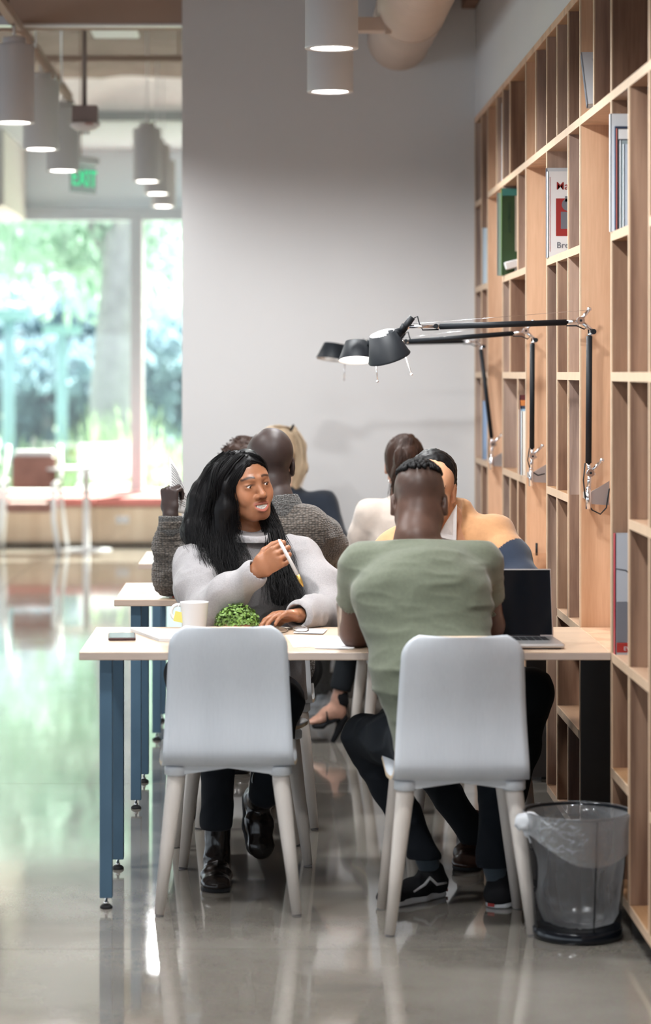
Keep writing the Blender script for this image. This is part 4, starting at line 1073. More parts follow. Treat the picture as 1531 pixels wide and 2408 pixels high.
def skin(name, c, rough=.42, attr=True, coat=0.):
    return mat(name, c, rough, nscale=60, namt=.05, bscale=500, bstr=.08, spec=.34, sub=.12, attr='Col' if attr else None, coat=coat)
M_skinA = skin('skin warm brown', (.36, .17, .09), .36)
M_skinB = skin('skin deep brown', (.05, .03, .025), .48)
M_skinC = skin('skin brown', (.12, .06, .04), .42)
M_skinD = skin('skin light', (.62, .38, .27), .45)
M_hairk = mat('black hair', (.0045, .004, .0045), .5, spec=.22)
M_hairbr = mat('brown hair', (.035, .016, .010), .5, spec=.25)
M_hairbl = mat('blonde hair', (.50, .385, .26), .45, spec=.5)
def fabric(name, c, rough=.9, sc=900, st=.25, dist=.001, namt=.06, nsc=60, sheen=.2): return mat(name, c, rough, nscale=nsc, namt=namt, bscale=sc, bstr=st, sheen=sheen, bdist=dist)
M_gsw = fabric('heather grey wool', (.315, .30, .305), sc=600, st=.4, dist=.002, namt=.10, nsc=220)
M_tee = fabric('olive jersey', (.125, .140, .098), namt=.08, nsc=90)
M_orange = fabric('orange knit', (.62, .32, .13), nsc=40)
M_navyf = fabric('navy knit', (.012, .022, .045), nsc=40, sheen=0)
M_blackf = fabric('black cotton', (.004, .006, .009), nsc=40, sheen=0)
M_denim = fabric('dark denim', (.004, .007, .012), nsc=60, sheen=0)
M_cream = fabric('cream rib jersey', (.58, .50, .44), nsc=40)
M_shirtw = fabric('white shirt cotton', (.80, .80, .82), nsc=40)
M_leather = mat('black leather', (.014, .011, .010), .22, bscale=60, bstr=.25, bdist=.002)
M_suede = mat('black suede', (.005, .005, .007), .85)
M_sockm = fabric('charcoal sock', (.04, .055, .07), nsc=300)
def knit_mat(name, c, scale=95.):
    m = bpy.data.materials.new(name); m.use_nodes = True; N = m.node_tree.nodes; L = m.node_tree.links; b = N['Principled BSDF']; b.inputs['Roughness'].default_value = .9; b.inputs['Sheen Weight'].default_value = .2
    tc = N.new('ShaderNodeTexCoord'); mp = N.new('ShaderNodeMapping'); mp.inputs['Scale'].default_value = (scale, scale, scale*1.35); L.new(tc.outputs['Object'], mp.inputs[0])
    v = N.new('ShaderNodeTexVoronoi'); v.inputs['Scale'].default_value = 1; v.inputs['Randomness'].default_value = .55; L.new(mp.outputs[0], v.inputs['Vector'])
    rp = N.new('ShaderNodeValToRGB'); rp.color_ramp.elements[0].position = .1; rp.color_ramp.elements[0].color = (*[x*1.45 for x in c], 1); rp.color_ramp.elements[1].position = .75; rp.color_ramp.elements[1].color = (*[x*.35 for x in c], 1)
    L.new(v.outputs['Distance'], rp.inputs[0]); L.new(rp.outputs[0], b.inputs['Base Color'])
    inv = N.new('ShaderNodeMath'); inv.operation = 'MULTIPLY'; inv.inputs[1].default_value = -1; L.new(v.outputs['Distance'], inv.inputs[0])
    bp = N.new('ShaderNodeBump'); bp.inputs['Strength'].default_value = .9; bp.inputs['Distance'].default_value = .006; L.new(inv.outputs[0], bp.inputs['Height']); L.new(bp.outputs[0], b.inputs['Normal'])
    MATS[name] = m; return m
M_knit = knit_mat('brown chunky knit', (.095, .078, .064))
M_knitg = knit_mat('grey wool knit', (.10, .095, .09), 160.)

def strands(name, m, parent, paths, n, spread, r0, seed, nseg=16, wave=0., wfreq=20., lab_=None, taper=.35):
    """many thin strands that follow the guide paths; paths: list of (points, weight, spread0, spread1)"""
    r = random.Random(seed); s = MB()
    tot = sum(w for _, w, _, _ in paths)
    for (pts, w, s0, s1) in paths:
        pts = [Vector(p) for p in pts]; m_ = len(pts)
        for _ in range(int(n*w/tot)):
            o0 = Vector((max(-1.3, min(1.3, r.gauss(0, 1))), max(-1.3, min(1.3, r.gauss(0, 1))), r.gauss(0, .6)))*.5; ph = r.uniform(0, 6.3); ph2 = r.uniform(0, 6.3); A = wave*r.uniform(.4, 1.2); e = r.uniform(.80, 1.0); out = []
            for k in range(nseg+1):
                t = k/nseg*e*(m_-1); i = min(int(t), m_-2); f = t-i
                p0, p1, p2, p3 = pts[max(i-1, 0)], pts[i], pts[i+1], pts[min(i+2, m_-1)]
                p = .5*((2*p1)+(p2-p0)*f+(2*p0-5*p1+4*p2-p3)*f*f+(-p0+3*p1-3*p2+p3)*f**3)
                g = k/nseg; sp = s0+(s1-s0)*g; q = p+Vector((o0.x*sp, o0.y*sp, o0.z*sp*.3))
                q += Vector((math.sin(g*wfreq+ph), math.cos(g*wfreq*.9+ph2), 0))*A*g*g*1.6
                out.append(q)
            s.tube(out, [r0*(1-(1-taper)*k/nseg) for k in range(nseg+1)], 4, 0, False, sq=.6)
    return s.build(name, m, parent, kind=None, label=lab_)
# ================================================================== the woman in the light grey sweater
def V3(*a): return np.array(a, float)
def N3(v): return np.array([v.x, v.y, v.z])
def PP(px, py, d): return N3(P(px, py, d))
H = .0035
W_root = empty('person', (-.05, 8.33, 0), label='smiling woman with long black hair in a light grey turtleneck, holding a pen', cat='person')
Wc = PP(575, 1140, 8.33); Wf = V3(.50, -.86, .03); Wu = V3(-.13, -.06, 1.0)
WS = 1.0
Wneck = PP(582, 1268, 8.37)
rs_, re_, rw_ = PP(462, 1322, 8.33), PP(487, 1445, 8.10), PP(596, 1350, 8.0)
ls_, le_, lw_ = PP(706, 1312, 8.38), PP(772, 1440, 8.22), PP(702, 1447, 8.0)
def w_color(co):
    base = np.tile(np.array([.31, .135, .07]), (len(co), 1)); R = _rot(Wf, Wu); L = (co-Wc) @ R.T
    x, y, z = L[:, 0], L[:, 1], L[:, 2]
    n = vnoise(co[:, 0]*25, co[:, 1]*25, co[:, 2]*25)[:, None]*.02; base = base*(1+n)
    def mixc(m, c): nonlocal base; base = base*(1-m[:, None])+np.array(c)*m[:, None]
    lx = np.clip(1-(x/.030)**2, 0, 1)
    up = np.exp(-((z+.0582+.003*(x/.030)**2)/.0045)**2)*(np.abs(x) < .028)*(y > .075); mixc(np.clip(up*1.2, 0, 1)*.75, (.26, .07, .055))
    lo = np.exp(-((z+.0810-.020*(x/.030)**2)/.0055)**2)*(np.abs(x) < .026)*(y > .07); mixc(np.clip(lo*1.2, 0, 1)*.8, (.42, .12, .10))
    for q in (-1, 1):
        X = x*q; br = np.exp(-((z-(.0265+.0035*np.sin(np.clip((X-.012)/.038, 0, 1)*3.0)-.0045*np.clip((X-.012)/.038, 0, 1)))/.0038)**2)*(X > .012)*(X < .053)*(y > .04); mixc(np.clip(br*1.3, 0, 1)*.92, (.018, .009, .007))
        e = np.exp(-(((X-.031)/.0165)**2+((z-.0025)/.0040)**2)**2)*(y > .06); mixc(e*.85, (.03, .015, .012))
        ck = np.exp(-(((X-.042)/.02)**2+((z+.03)/.018)**2))*(y > .03); mixc(ck*.18, (.60, .26, .15))
    hand_ = co[:, 2] < 1.16
    return base
s = SDF((-.32, 7.82, .735), (.30, 8.52, 1.30), .0032)
head(s, Wc, Wf, Wu, Wneck, .046, 1.0, female=True, smile=True, ears=True)
R = _rot(Wf, Wu)
# slit between the lids
for q in (-1, 1):
    s.frame(Wc, Wf, Wu)
    for a in range(5):
        x0 = -.0115+.023*a/5; x1 = x0+.0046; zc_ = lambda x: -.0028+.0022*(1-(x/.0115)**2)
        s.cap((q*.031*WS+x0, .0885-.006*(x0/.0115)**2, zc_(x0)), (q*.031*WS+x1, .0885-.006*(x1/.0115)**2, zc_(x1)), .0029*(1-.45*abs(x0/.0115)), .0029*(1-.45*abs(x1/.0115)), .0006, 's')
s.frame()
s.ecap(PP(585, 1300, 8.42), PP(588, 1420, 8.48), (.15, .075), (.13, .08), (1, 0, 0), .04)
s.cap(rs_, ls_, .045, .045, .04); s.cap(Wneck, PP(586, 1310, 8.4), .05, .08, .04); s.cap(rs_, re_, .045, .036, .03); s.cap(re_, rw_, .036, .024, .02); s.cap(ls_, le_, .045, .036, .03); s.cap(le_, lw_, .036, .024, .02)
# right hand (image left) closed loosely round a pen, back of the hand towards us
h1 = hand(s, rw_+V3(.006, -.005, .008), (.74, -.25, .52), (.30, .93, -.05), -1, [None, (.55, 1.45, .7), (.75, 1.45, .8), (.85, 1.45, .9), (.9, 1.45, .9)], .02, 1.0, thumb=[(.8, .5, .5), (.95, .15, .6), (.95, -.1, .4)])
# left hand resting on the table, fingers towards the left of the picture and down
h2 = hand(s, lw_, PP(640, 1452, 7.93)-lw_+V3(0, 0, .012), (-.1, -.25, -1), 1, [None, (.55, .35, .25), (.45, .3, .2), (.42, .3, .2), (.4, .3, .2)], .10, .93, thumb=[(.45, .7, .5), (.4, .35, .75), (.5, .1, .6)])
finish(s, 'body', M_skinA, W_root, 1, w_color)
eyes(W_root, Wc, Wf, Wu, (.25, 1, -.12), sc=WS)
# teeth: a curved band of single teeth
tm = MB(); tt = mat('teeth', (.86, .84, .80), .2)
for row, (zz, hh) in enumerate(((-.0665, .0092), (-.0765, .0085))):
    for i in range(10):
        x = -.0235+.047*(i+.5)/10; y = .0985-.017*(x/.030)**2; z = zz+.010*(x/.030)**2*(.4 if row == 0 else 1.2)
        c = Wc+R.T @ (np.array([x, y, z])*WS); a = Matrix(R.T.tolist()).to_4x4(); a.translation = Vector(c)
        tm.bbox(-.00228, .00228, -.002, .002, -hh/2, hh/2, .0009, M=a)
tm.build('teeth', tt, W_root)
# sweater
s = SDF((-.36, 7.84, .46), (.34, 8.72, 1.12), .0045)
hip = PP(600, 1640, 8.52); ch = PP(586, 1345, 8.42)
s.ecap(hip, ch+V3(0, .03, -.10), (.175, .12), (.170, .115), (1, 0, 0), .05)
s.ecap(ch+V3(0, .03, -.10), ch+V3(0, .01, .02), (.170, .115), (.165, .10), (1, 0, 0), .05)
for q, w in ((-1, rs_), (1, ls_)): s.ell(ch+V3(q*.065, -.075, -.06), (.07, .06, .065), .05)
s.cap(rs_+V3(.03, .01, .0), ls_+V3(-.03, .01, .0), .066, .066, .05)
s.cap(Wneck+V3(.0, .01, -.02), ch+V3(0, .02, .03), .07, .12, .05); s.cap(PP(588, 1305, 8.37), PP(588, 1345, 8.37), .075, .10, .05)
s.chain([rs_+V3(-.008, 0, -.01), (rs_+re_)/2+V3(-.012, 0, 0), re_], [.068, .064, .060], .04); s.chain([re_, (re_+rw_)/2+V3(-.004, 0, 0), rw_-(rw_-re_)*.10], [.060, .054, .043], .03)
s.chain([ls_+V3(.008, 0, -.01), (ls_+le_)/2+V3(.014, 0, 0), le_], [.068, .066, .060], .04); s.chain([le_, (le_+lw_)/2, lw_-(lw_-le_)*.06], [.058, .053, .044], .03)
a = (rw_-re_)/np.linalg.norm(rw_-re_); s.cap(rw_-a*.03, rw_-a*.012, .0425, .0435, .004)
a2 = (lw_-le_)/np.linalg.norm(lw_-le_); s.cap(lw_-a2*.03, lw_-a2*.010, .043, .044, .004)
def wf(x, y, z):
    f = folds(.011, 9, 9, 5)(x, y, z)+folds(.006, 20, 20, 12)(x, y, z)
    return f
s.disp(wf)
# hollow cuffs
s.cap(rw_-a*.018, rw_+a*.05, .029, .036, .004, 's'); s.cap(lw_-a2*.018, lw_+a2*.05, .031, .037, .004, 's')
X, Y, Z = s.grid(); s.V = np.maximum(s.V, (.752-Z)*(Y < 8.075)-1.*(Y >= 8.075)).astype(np.float32)
finish(s, 'sweater', M_gsw, W_root, 1)
# turtleneck collar, a rolled double tube
s = SDF((-.22, 8.18, 1.0), (.12, 8.52, 1.18), .0035)
ca, cb = PP(587, 1308, 8.36), PP(590, 1250, 8.345)
s.cap(ca, cb, .074, .064, .02); s.cap(PP(585, 1286, 8.345), PP(590, 1270, 8.335), .082, .076, .01); s.cap(ca+V3(0, 0, .012), ca+V3(0, 0, .02), .069, .068, .01)
s.disp(folds(.007, 12, 12, 40)); s.disp(lambda x, y, z: .0012*np.sin(np.arctan2(y-cb[1], x-cb[0])*60))
s.plane(cb+V3(0, 0, .012), (.08, -.28, 1)); s.cap(cb+V3(0, 0, -.006), cb+V3(0, 0, .06), .046, .052, .004, 's')
finish(s, 'turtleneck_collar', M_gsw, W_root, 1)
# hair: solid core + strands
s = SDF((-.34, 8.18, .80), (.14, 8.62, 1.31), .0045)
Rt = R.T
def hl(*p): return Wc+Rt @ np.array(p)
s.frame(Wc, Wf, Wu); s.ell((-.006, -.016, .033), (.086, .102, .080), .02); s.ell((-.02, -.05, -.03), (.085, .072, .10), .03); s.frame()
s.chain([hl(-.045, -.005, .062), hl(-.083, .026, .01), hl(-.090, .018, -.06), PP(522, 1290, 8.33), PP(545, 1375, 8.25)], [.030, .022, .032, .058, .028], .03)
s.chain([PP(515, 1125, 8.40), PP(492, 1180, 8.40), PP(478, 1250, 8.38), PP(505, 1320, 8.32)], [.058, .066, .064, .045], .04)
s.chain([hl(.03, -.01, .075), hl(.062, -.020, .02), hl(.060, -.03, -.06), PP(640, 1262, 8.38), PP(652, 1330, 8.29), PP(662, 1400, 8.24)], [.030, .022, .030, .032, .036, .034], .03)
s.frame(Wc, Wf, Wu)
s.ell((.004, .092, -.018), (.060, .078, .090), .010, 's'); s.ell((.03, .06, -.06), (.055, .07, .07), .01, 's')
s.frame()
s.disp(lambda x, y, z: .004*vnoise(x*45, y*45, z*6)+.0025*vnoise(x*110, y*110, z*12))
finish(s, 'hair', M_hairk, W_root, 1)
crownp = hl(-.012, -.01, .102)
pathsL = [([hl(-.006, .064, .082), hl(-.056, .058, .047), hl(-.078, .044, .0), hl(-.078, .036, -.06), PP(548, 1262, 8.27), PP(570, 1330, 8.21), PP(560, 1402, 8.16)], 4, .010, .05),
          ([crownp, hl(-.070, .0, .072), hl(-.098, -.0, .0), PP(500, 1230, 8.32), PP(500, 1310, 8.25), PP(540, 1400, 8.17)], 5, .04, .06),
          ([hl(-.01, -.04, .106), PP(505, 1100, 8.40), PP(470, 1170, 8.42), PP(452, 1250, 8.36), PP(470, 1305, 8.30)], 5, .04, .05),
          ([hl(-.01, .0, .108), PP(520, 1092, 8.36), PP(487, 1150, 8.37), PP(474, 1230, 8.33), PP(498, 1330, 8.25), PP(530, 1385, 8.2)], 5, .04, .05),
          ([hl(-.008, .03, .100), hl(-.066, .030, .062), hl(-.092, .018, .01), PP(525, 1230, 8.30), PP(530, 1320, 8.23), PP(545, 1405, 8.16)], 5, .03, .05),
          ([hl(-.006, .064, .082), hl(.040, .054, .060), hl(.066, .012, .01), hl(.056, -.026, -.06), PP(645, 1262, 8.33), PP(645, 1330, 8.25), PP(648, 1425, 8.17)], 4, .008, .05),
          ([crownp, hl(.050, -.02, .072), hl(.058, -.035, 0), PP(637, 1235, 8.38), PP(664, 1320, 8.27), PP(672, 1432, 8.17)], 5, .02, .06),
          ([crownp, hl(.018, .030, .100), hl(.046, .042, .070), hl(.064, .014, .022), hl(.058, -.020, -.05), PP(642, 1255, 8.35)], 4, .02, .02),
          ([crownp, hl(.03, .0, .098), hl(.060, .010, .062), hl(.072, -.006, .0), hl(.062, -.030, -.06)], 3, .025, .02),
          ([PP(640, 1245, 8.33), PP(655, 1310, 8.26), PP(672, 1370, 8.20), PP(684, 1425, 8.16)], 4, .04, .07)]
strands('hair_strands', M_hairk, W_root, pathsL, 2300, 0, .00105, 21, 20, .008, 15)
# trousers and boots
def leg(s, h, k, a, rh=.085, rk=.062, ra=.042, cut=None):
    s.chain([h, (V3(*h)+V3(*k))/2, k], [rh, (rh+rk)/2*1.02, rk], .04); m = V3(*k)*.6+V3(*a)*.4
    s.chain([k, m, a], [rk, rk*.88, ra], .03)
def boot(name, parent, ankle, heel, toe, m, h=.10, w=.038, tall=True, sole=None, res=.0035, sh=.016):
    "ankle, heel (bottom), toe (bottom) points"
    A, B, T = (np.array(q, float) for q in (ankle, heel, toe)); lo = np.minimum(np.minimum(A, B), T)-.09; hi = np.maximum(np.maximum(A, B), T)+.09
    s = SDF(lo, hi, res); f = (T-B)/np.linalg.norm(T-B); up = A-B; up = up-f*(up @ f); up /= np.linalg.norm(up); sd = np.cross(f, up)
    s.ecap(B+f*.035+up*.035, B+f*.12+up*.034, (.033, .036), (.040, .030), sd, .03); s.ecap(B+f*.12+up*.028, T-f*.045+up*.026, (.042, .028), (.041, .022), sd, .03)
    s.ell(T-f*.035+up*.020, (.039, .038, .021), .02, f=f, u=up)
    s.cap(B+f*.04+up*.04, B+f*.05+up*.075, .037, .036, .03)
    if tall: s.cap(B+f*.05+up*.075, A, .037, .040, .02)
    s.disp(folds(.003, 30, 30, 30))
    n = -up; s.plane(B+up*.012, n)
    if tall: s.plane(A, (A-B)/np.linalg.norm(A-B))
    o = finish(s, name, m, parent, 1)
    s = SDF(lo, hi, res)
    s.ecap(B+f*.035+up*.006, B+f*.12+up*.006, (.037, .030), (.043, .03), sd, .02); s.ecap(B+f*.12+up*.006, T-f*.04+up*.006, (.045, .03), (.043, .03), sd, .02)
    s.plane(B+up*sh, up); s.plane(B, -up)
    finish(s, 'sole', sole or M_rubber, o if False else parent, 1)
    return o
s = SDF((-.36, 7.55, .10), (.36, 8.75, .66), .006)
hL, hR = PP(560, 1640, 8.52), PP(640, 1640, 8.52)
kL, kR = PP(520, 1668, 7.98), PP(664, 1650, 8.0)
aL, aR = PP(508, 1935, 7.74), PP(620, 1868, 7.86)
leg(s, hL, kL, aL, .088, .062, .048); leg(s, hR, kR, aR, .088, .062, .048); s.ecap(hL, hR, (.1, .09), (.1, .09), (0, 0, 1), .05)
s.disp(folds(.006, 14, 14, 14))
s.plane(aL-V3(0, 0, .02), (0, 0, -1))
finish(s, 'trousers', M_denim, W_root, 1)
b_h = P(512, 0, 7.80); 
boot('ankle_boot', W_root, PP(512, 1935, 7.80)+V3(0, .02, 0), (P(511, 0, 7.83).x, 7.845, .001), (P(508, 0, 7.64).x, 7.60, .001), M_leather)
boot('ankle_boot', W_root, PP(622, 1836, 7.86), PP(590, 1858, 7.95), PP(611, 2024, 7.84), M_leather)
# pen with a gold end
pen = empty('paint_pen', PP(690, 1330, 7.95), label='white pen with a golden end held in the raised hand', cat='pen')
pa, pb, pc_ = P(655, 1268, 7.955), P(700, 1352, 7.93), P(713, 1380, 7.93)
MB().tube([pa, pa.lerp(pb, .12), pb], [.002, .0055, .0060], 14).build('barrel', M_white, pen)
MB().tube([pb, pb.lerp(pc_, .6), pc_], [.0062, .0058, .0018], 14).build('golden_tip', mat('gold', (.55, .36, .10), .3, .8), pen)
rg = V3(*h1[2][2]); rg2 = V3(*h1[2][3]); c = (rg*.75+rg2*.25); ax = (rg2-rg)/np.linalg.norm(rg2-rg)
s = MB(); Tm = Vector(ax).to_track_quat('Z', 'Y').to_matrix().to_4x4(); pts = [Vector(c)+(Tm @ Vector((.0088*math.cos(t), .0088*math.sin(t), 0))) for t in [2*PI*k/20 for k in range(20)]]
s.tube(pts, .0010, 6, closed=True).build('ring', MATS['gold'], W_root)
# ================================================================== the man in the green T-shirt, seen from behind
G_root = empty('person', (.50, 7.25, 0), label='man in an olive green T-shirt seen from behind with short faded hair', cat='person')
Gc, Gf, Gu = PP(986, 1182, 7.50), V3(.08, 1, -.45), V3(.02, .3, 1)
gn = PP(981, 1270, 7.41)
gsl, gsr = PP(852, 1330, 7.40), PP(1126, 1322, 7.40); gel, ger = PP(836, 1487, 7.47), PP(1150, 1470, 7.52); gwl, gwr = PP(985, 1500, 7.62), PP(1085, 1492, 7.72)
def g_color(co):
    base = np.tile(np.array([.095, .050, .036]), (len(co), 1)); R = _rot(Gf, Gu); L = (co-Gc) @ R.T; z = L[:, 2]; y = L[:, 1]
    n = vnoise(co[:, 0]*60, co[:, 1]*60, co[:, 2]*60)*.006
    fade = np.clip((z+.030+n)/.060, 0, 1)*np.clip((.07-y)/.03, 0, 1)*np.clip((z+.09)/.03, 0, 1)
    fade = fade[:, None]; top = np.clip((z-.062+n)/.02, 0, 1)[:, None]*np.clip((.09-y)/.03, 0, 1)[:, None]
    c = base*(1-.42*fade)+np.array([.03, .026, .024])*.42*fade; c = c*(1-.9*top)+np.array([.010, .009, .010])*.9*top; return c
s = SDF((.12, 7.26, .74), (.82, 7.90, 1.32), .0045)
head(s, Gc, Gf, Gu, gn, .054, 1.0)
s.frame(Gc, Gf, Gu); s.ell((0, -.040, -.045), (.060, .045, .06), .03); s.frame()
s.cap(gsl, gel, .052, .044, .03); s.cap(gsr, ger, .052, .044, .03); s.chain([gel, (gel+gwl)/2, gwl], [.043, .040, .028], .02); s.chain([ger, (ger+gwr)/2, gwr], [.043, .040, .028], .02)
s.cap(gsl, gsr, .05, .05, .03); s.cap(gn, (gsl+gsr)/2, .060, .10, .04)
hand(s, gwl, (gwl-gel)*V3(1, 1, .2), (0, -.2, -1), -1, [None]+[(.3, .3, .2)]*4, .08, 1.0)
hand(s, gwr, (gwr-ger)*V3(1, 1, .2)+V3(-.05, .1, 0), (0, -.2, -1), 1, [None]+[(.3, .3, .2)]*4, .08, 1.0)
finish(s, 'body', M_skinC, G_root, 1, g_color)
eyes(G_root, Gc, Gf, Gu, (0, 1, -.2))
# curled hair on the crown
r = random.Random(9); s = MB(); Rg = _rot(Gf, Gu)
for i in range(900):
    a = r.uniform(0, 2*PI); q = r.uniform(0, 1)**.5; lx = .066*q*math.cos(a); ly = -.018+.096*q*math.sin(a)
    zz = .036+.083*math.sqrt(max(0, 1-(lx/.078)**2-((ly+.018)/.098)**2))
    if zz < .070: continue
    c = Gc+Rg.T @ np.array([lx, ly, zz]); k = r.uniform(.0045, .0075); s.ball(c+V3(0, 0, .001), (k, k, k*1.1), 0, 6)
s.build('curly_hair', M_hairk, G_root)
# T-shirt
s = SDF((.10, 6.98, .40), (.80, 7.66, 1.16), .0045)
wa, hp, chs = PP(1018, 1570, 7.20), PP(1062, 1700, 7.17), PP(992, 1400, 7.30)
s.ecap(hp+V3(0, 0, -.02), wa, (.170, .115), (.165, .110), (1, 0, 0), .05); s.ecap(wa, chs, (.165, .108), (.188, .115), (1, 0, 0), .06); s.ecap(chs, PP(992, 1335, 7.36), (.188, .112), (.172, .085), (1, 0, 0), .06)
s.cap(gsl+V3(.02, 0, .0), gsr+V3(-.02, 0, .0), .066, .066, .05); s.cap(gn+V3(0, -.01, -.03), PP(992, 1345, 7.37), .074, .12, .05)
for a, b in ((gsl, gel), (gsr, ger)):
    e = a+(b-a)*.62; s.cap(a+V3(0, 0, -.005), e, .068, .060, .04)
def gfold(x, y, z):
    f = folds(.008, 6, 6, 13)(x, y, z)+folds(.004, 10, 10, 34)(x, y, z)
    band = np.exp(-((z-.82)/.10)**2)*.003*np.sin(z*120+x*16)*np.clip((x-.4)*4, 0, 1)
    top = np.exp(-((z-1.12)/.03)**2)*.003*np.sin(z*150-x*30)
    return f+band+top
s.disp(gfold)
for a, b in ((gsl, gel), (gsr, ger)):
    e = a+(b-a)*.60; n = (b-a)/np.linalg.norm(b-a); s.cap(e+n*.012, e+n*.13, .060, .085, .002, 's')
s.plane(gn+V3(0, 0, -.004), (0, .15, 1)); s.cap(gn+V3(0, 0, -.015), gn+V3(0, .0, .06), .064, .068, .003, 's')
X, Y, Z = s.grid(); s.V = np.maximum(s.V, .47+.06*np.clip((Y-7.1)*3, 0, 1)-Z).astype(np.float32)
finish(s, 't_shirt', M_tee, G_root, 1)
s = SDF((.10, 7.02, .04), (.95, 7.85, .62), .0055)
gh1, gh2 = PP(1015, 1745, 7.20), PP(1120, 1745, 7.20); gk1, gk2 = PP(860, 1735, 7.60), PP(1185, 1715, 7.62); ga1, ga2 = PP(1000, 2018, 7.55), PP(1162, 2045, 7.43)
leg(s, gh1, gk1, ga1, .092, .064, .047); leg(s, gh2, gk2, ga2, .092, .066, .052); s.ecap(gh1, gh2, (.10, .10), (.10, .10), (0, 0, 1), .05)
s.disp(folds(.009, 12, 12, 16, .0)); 
n1 = (ga1-gk1)/np.linalg.norm(ga1-gk1); s.plane(ga1+n1*.0, (0, 0, -1)); 
finish(s, 'jeans', M_denim, G_root, 1)
def skate_shoe(parent, heel, toe, ankle, side):
    heel = V3(*heel); toe = V3(*toe); ankle = V3(*ankle)
    boot('skate_shoe', parent, heel+V3(0, 0, .10)+(toe-heel)*.12, heel, toe, M_suede, tall=False, sole=MATS.get('white sole') or mat('white sole', (.66, .68, .70), .5), sh=.030)
    f = (toe-heel)/np.linalg.norm(toe-heel); sd = np.cross(f, (0, 0, 1))*side
    st = MB(); q = lambda a, z, o: Vector(heel+f*a+sd*o+V3(0, 0, z))
    st.tube([q(.035, .044, .046), q(.080, .046, .050), q(.105, .068, .045), q(.130, .052, .048), q(.175, .038, .048)], [.003, .0045, .005, .0045, .003], 8)
    st.build('side_stripe', MATS['white sole'], parent)
    hb = MB(); M4 = Matrix.Translation(heel-f*.008+V3(0, 0, .012)) @ Vector(-f).to_track_quat('Z', 'Y').to_matrix().to_4x4()
    hb.bbox(-.011, .011, -.005, .005, -.0, .0022, .0008, M=M4); hb.build('heel_tag', M_red, parent)
    s = SDF(np.minimum(ankle, heel)-.1, np.maximum(ankle, heel)+.14, .004); s.cap(heel+f*.045+V3(0, 0, .06), ankle+V3(0, 0, .01), .033, .034, .01); finish(s, 'sock', M_sockm, parent, 1)
skate_shoe(G_root, (P(1042, 0, 7.60).x, 7.60, .001), (P(896, 0, 7.42).x, 7.42, .001), ga1, -1)
skate_shoe(G_root, (P(1158, 0, 7.39).x, 7.39, .001), (P(1255, 0, 7.62).x, 7.62, .001), ga2, 1)

# ================================================================== the man in the orange and navy sweater
O_root = empty('person', (.55, 8.45, 0), label='man in an orange and navy sweater over a white collar, behind the laptop', cat='person')
Oc, Of, Ou = PP(1014, 1148, 8.40), V3(-.16, -.96, -.20), V3(.05, -.35, 1)
on = PP(1050, 1240, 8.50)
osr, osl = PP(930, 1300, 8.48), PP(1158, 1264, 8.48); oer, oel = PP(905, 1440, 8.25), PP(1228, 1378, 8.32); owr, owl = PP(960, 1465, 8.02), PP(1175, 1450, 8.06)
def o_color(co):
    base = np.tile(np.array([.60, .33, .20]), (len(co), 1)); R = _rot(Of, Ou); L = (co-Oc) @ R.T; x, y, z = L.T
    for q in (-1, 1):
        X = x*q; br = (np.abs(z-.026) < .004)*(X > .012)*(X < .052)*(y > .04); base[br] = (.05, .03, .02)
    lp = (np.abs(x) < .024)*(z < -.060)*(z > -.084)*(y > .085); base[lp] = (.45, .2, .16); return base
s = SDF((.32, 7.86, .73), (.90, 8.70, 1.36), .0045)
head(s, Oc, Of, Ou, on, .058, 1.0)
s.cap(osr, oer, .048, .04, .03); s.cap(oer, owr, .04, .027, .02); s.cap(osl, oel, .048, .04, .03); s.cap(oel, owl, .04, .027, .02); s.cap(osr, osl, .05, .05, .04); s.cap(on, (osr+osl)/2, .07, .1, .04)
hand(s, owr, owr-oer, (0, 0, -1), 1, [None]+[(.3, .3, .2)]*4, .08); hand(s, owl, owl-oel, (0, 0, -1), -1, [None]+[(.3, .3, .2)]*4, .08)
finish(s, 'body', M_skinD if False else skin('skin tan', (.6, .33, .2), .42), O_root, 1, o_color)
eyes(O_root, Oc, Of, Ou, (0, 1, -.3))
s = SDF((.35, 8.22, 1.08), (.72, 8.62, 1.34), .004); s.frame(Oc, Of, Ou)
s.ell((0, -.024, .040), (.081, .097, .086), .02); s.ell((0, -.05, -.02), (.078, .06, .06), .03)
s.ell((0, .104, .026), (.068, .088, .076), .008, 's'); s.ell((0, .05, -.07), (.12, .10, .06), .01, 's'); s.ell((.082, .02, -.02), (.02, .03, .035), .006, 's'); s.ell((-.082, .02, -.02), (.02, .03, .035), .006, 's')
s.frame(); s.disp(lambda x, y, z: .003*vnoise(x*120, y*120, z*60)); finish(s, 'short_hair', M_hairk, O_root, 1)
s = SDF((.30, 7.88, .46), (.95, 8.82, 1.22), .0055)
och = PP(1055, 1350, 8.52)
s.ecap(PP(1110, 1620, 8.6), och, (.18, .13), (.185, .125), (1, 0, 0), .05); s.ecap(och, PP(1056, 1290, 8.52), (.185, .12), (.16, .08), (1, 0, 0), .05)
s.cap(osr, osl, .070, .070, .05); s.cap(on+V3(0, .01, -.03), och+V3(0, 0, .04), .075, .12, .05)
for a, b, c in ((osr, oer, owr), (osl, oel, owl)): s.chain([a, (a+b)/2, b], [.074, .070, .064], .04); s.chain([b, (b+c)/2, c-(c-b)*.08], [.064, .056, .042], .03)
s.cap(on+V3(.0, .015, -.01), on+V3(.01, .02, .035), .070, .066, .01)
s.cap(PP(1092, 1195, 8.50), PP(1112, 1250, 8.50), .030, .05, .03); s.disp(folds(.012, 8, 8, 9)); s.cap(on+V3(-.02, -.03, -.03), on+V3(-.01, -.04, .09), .050, .062, .006, 's')
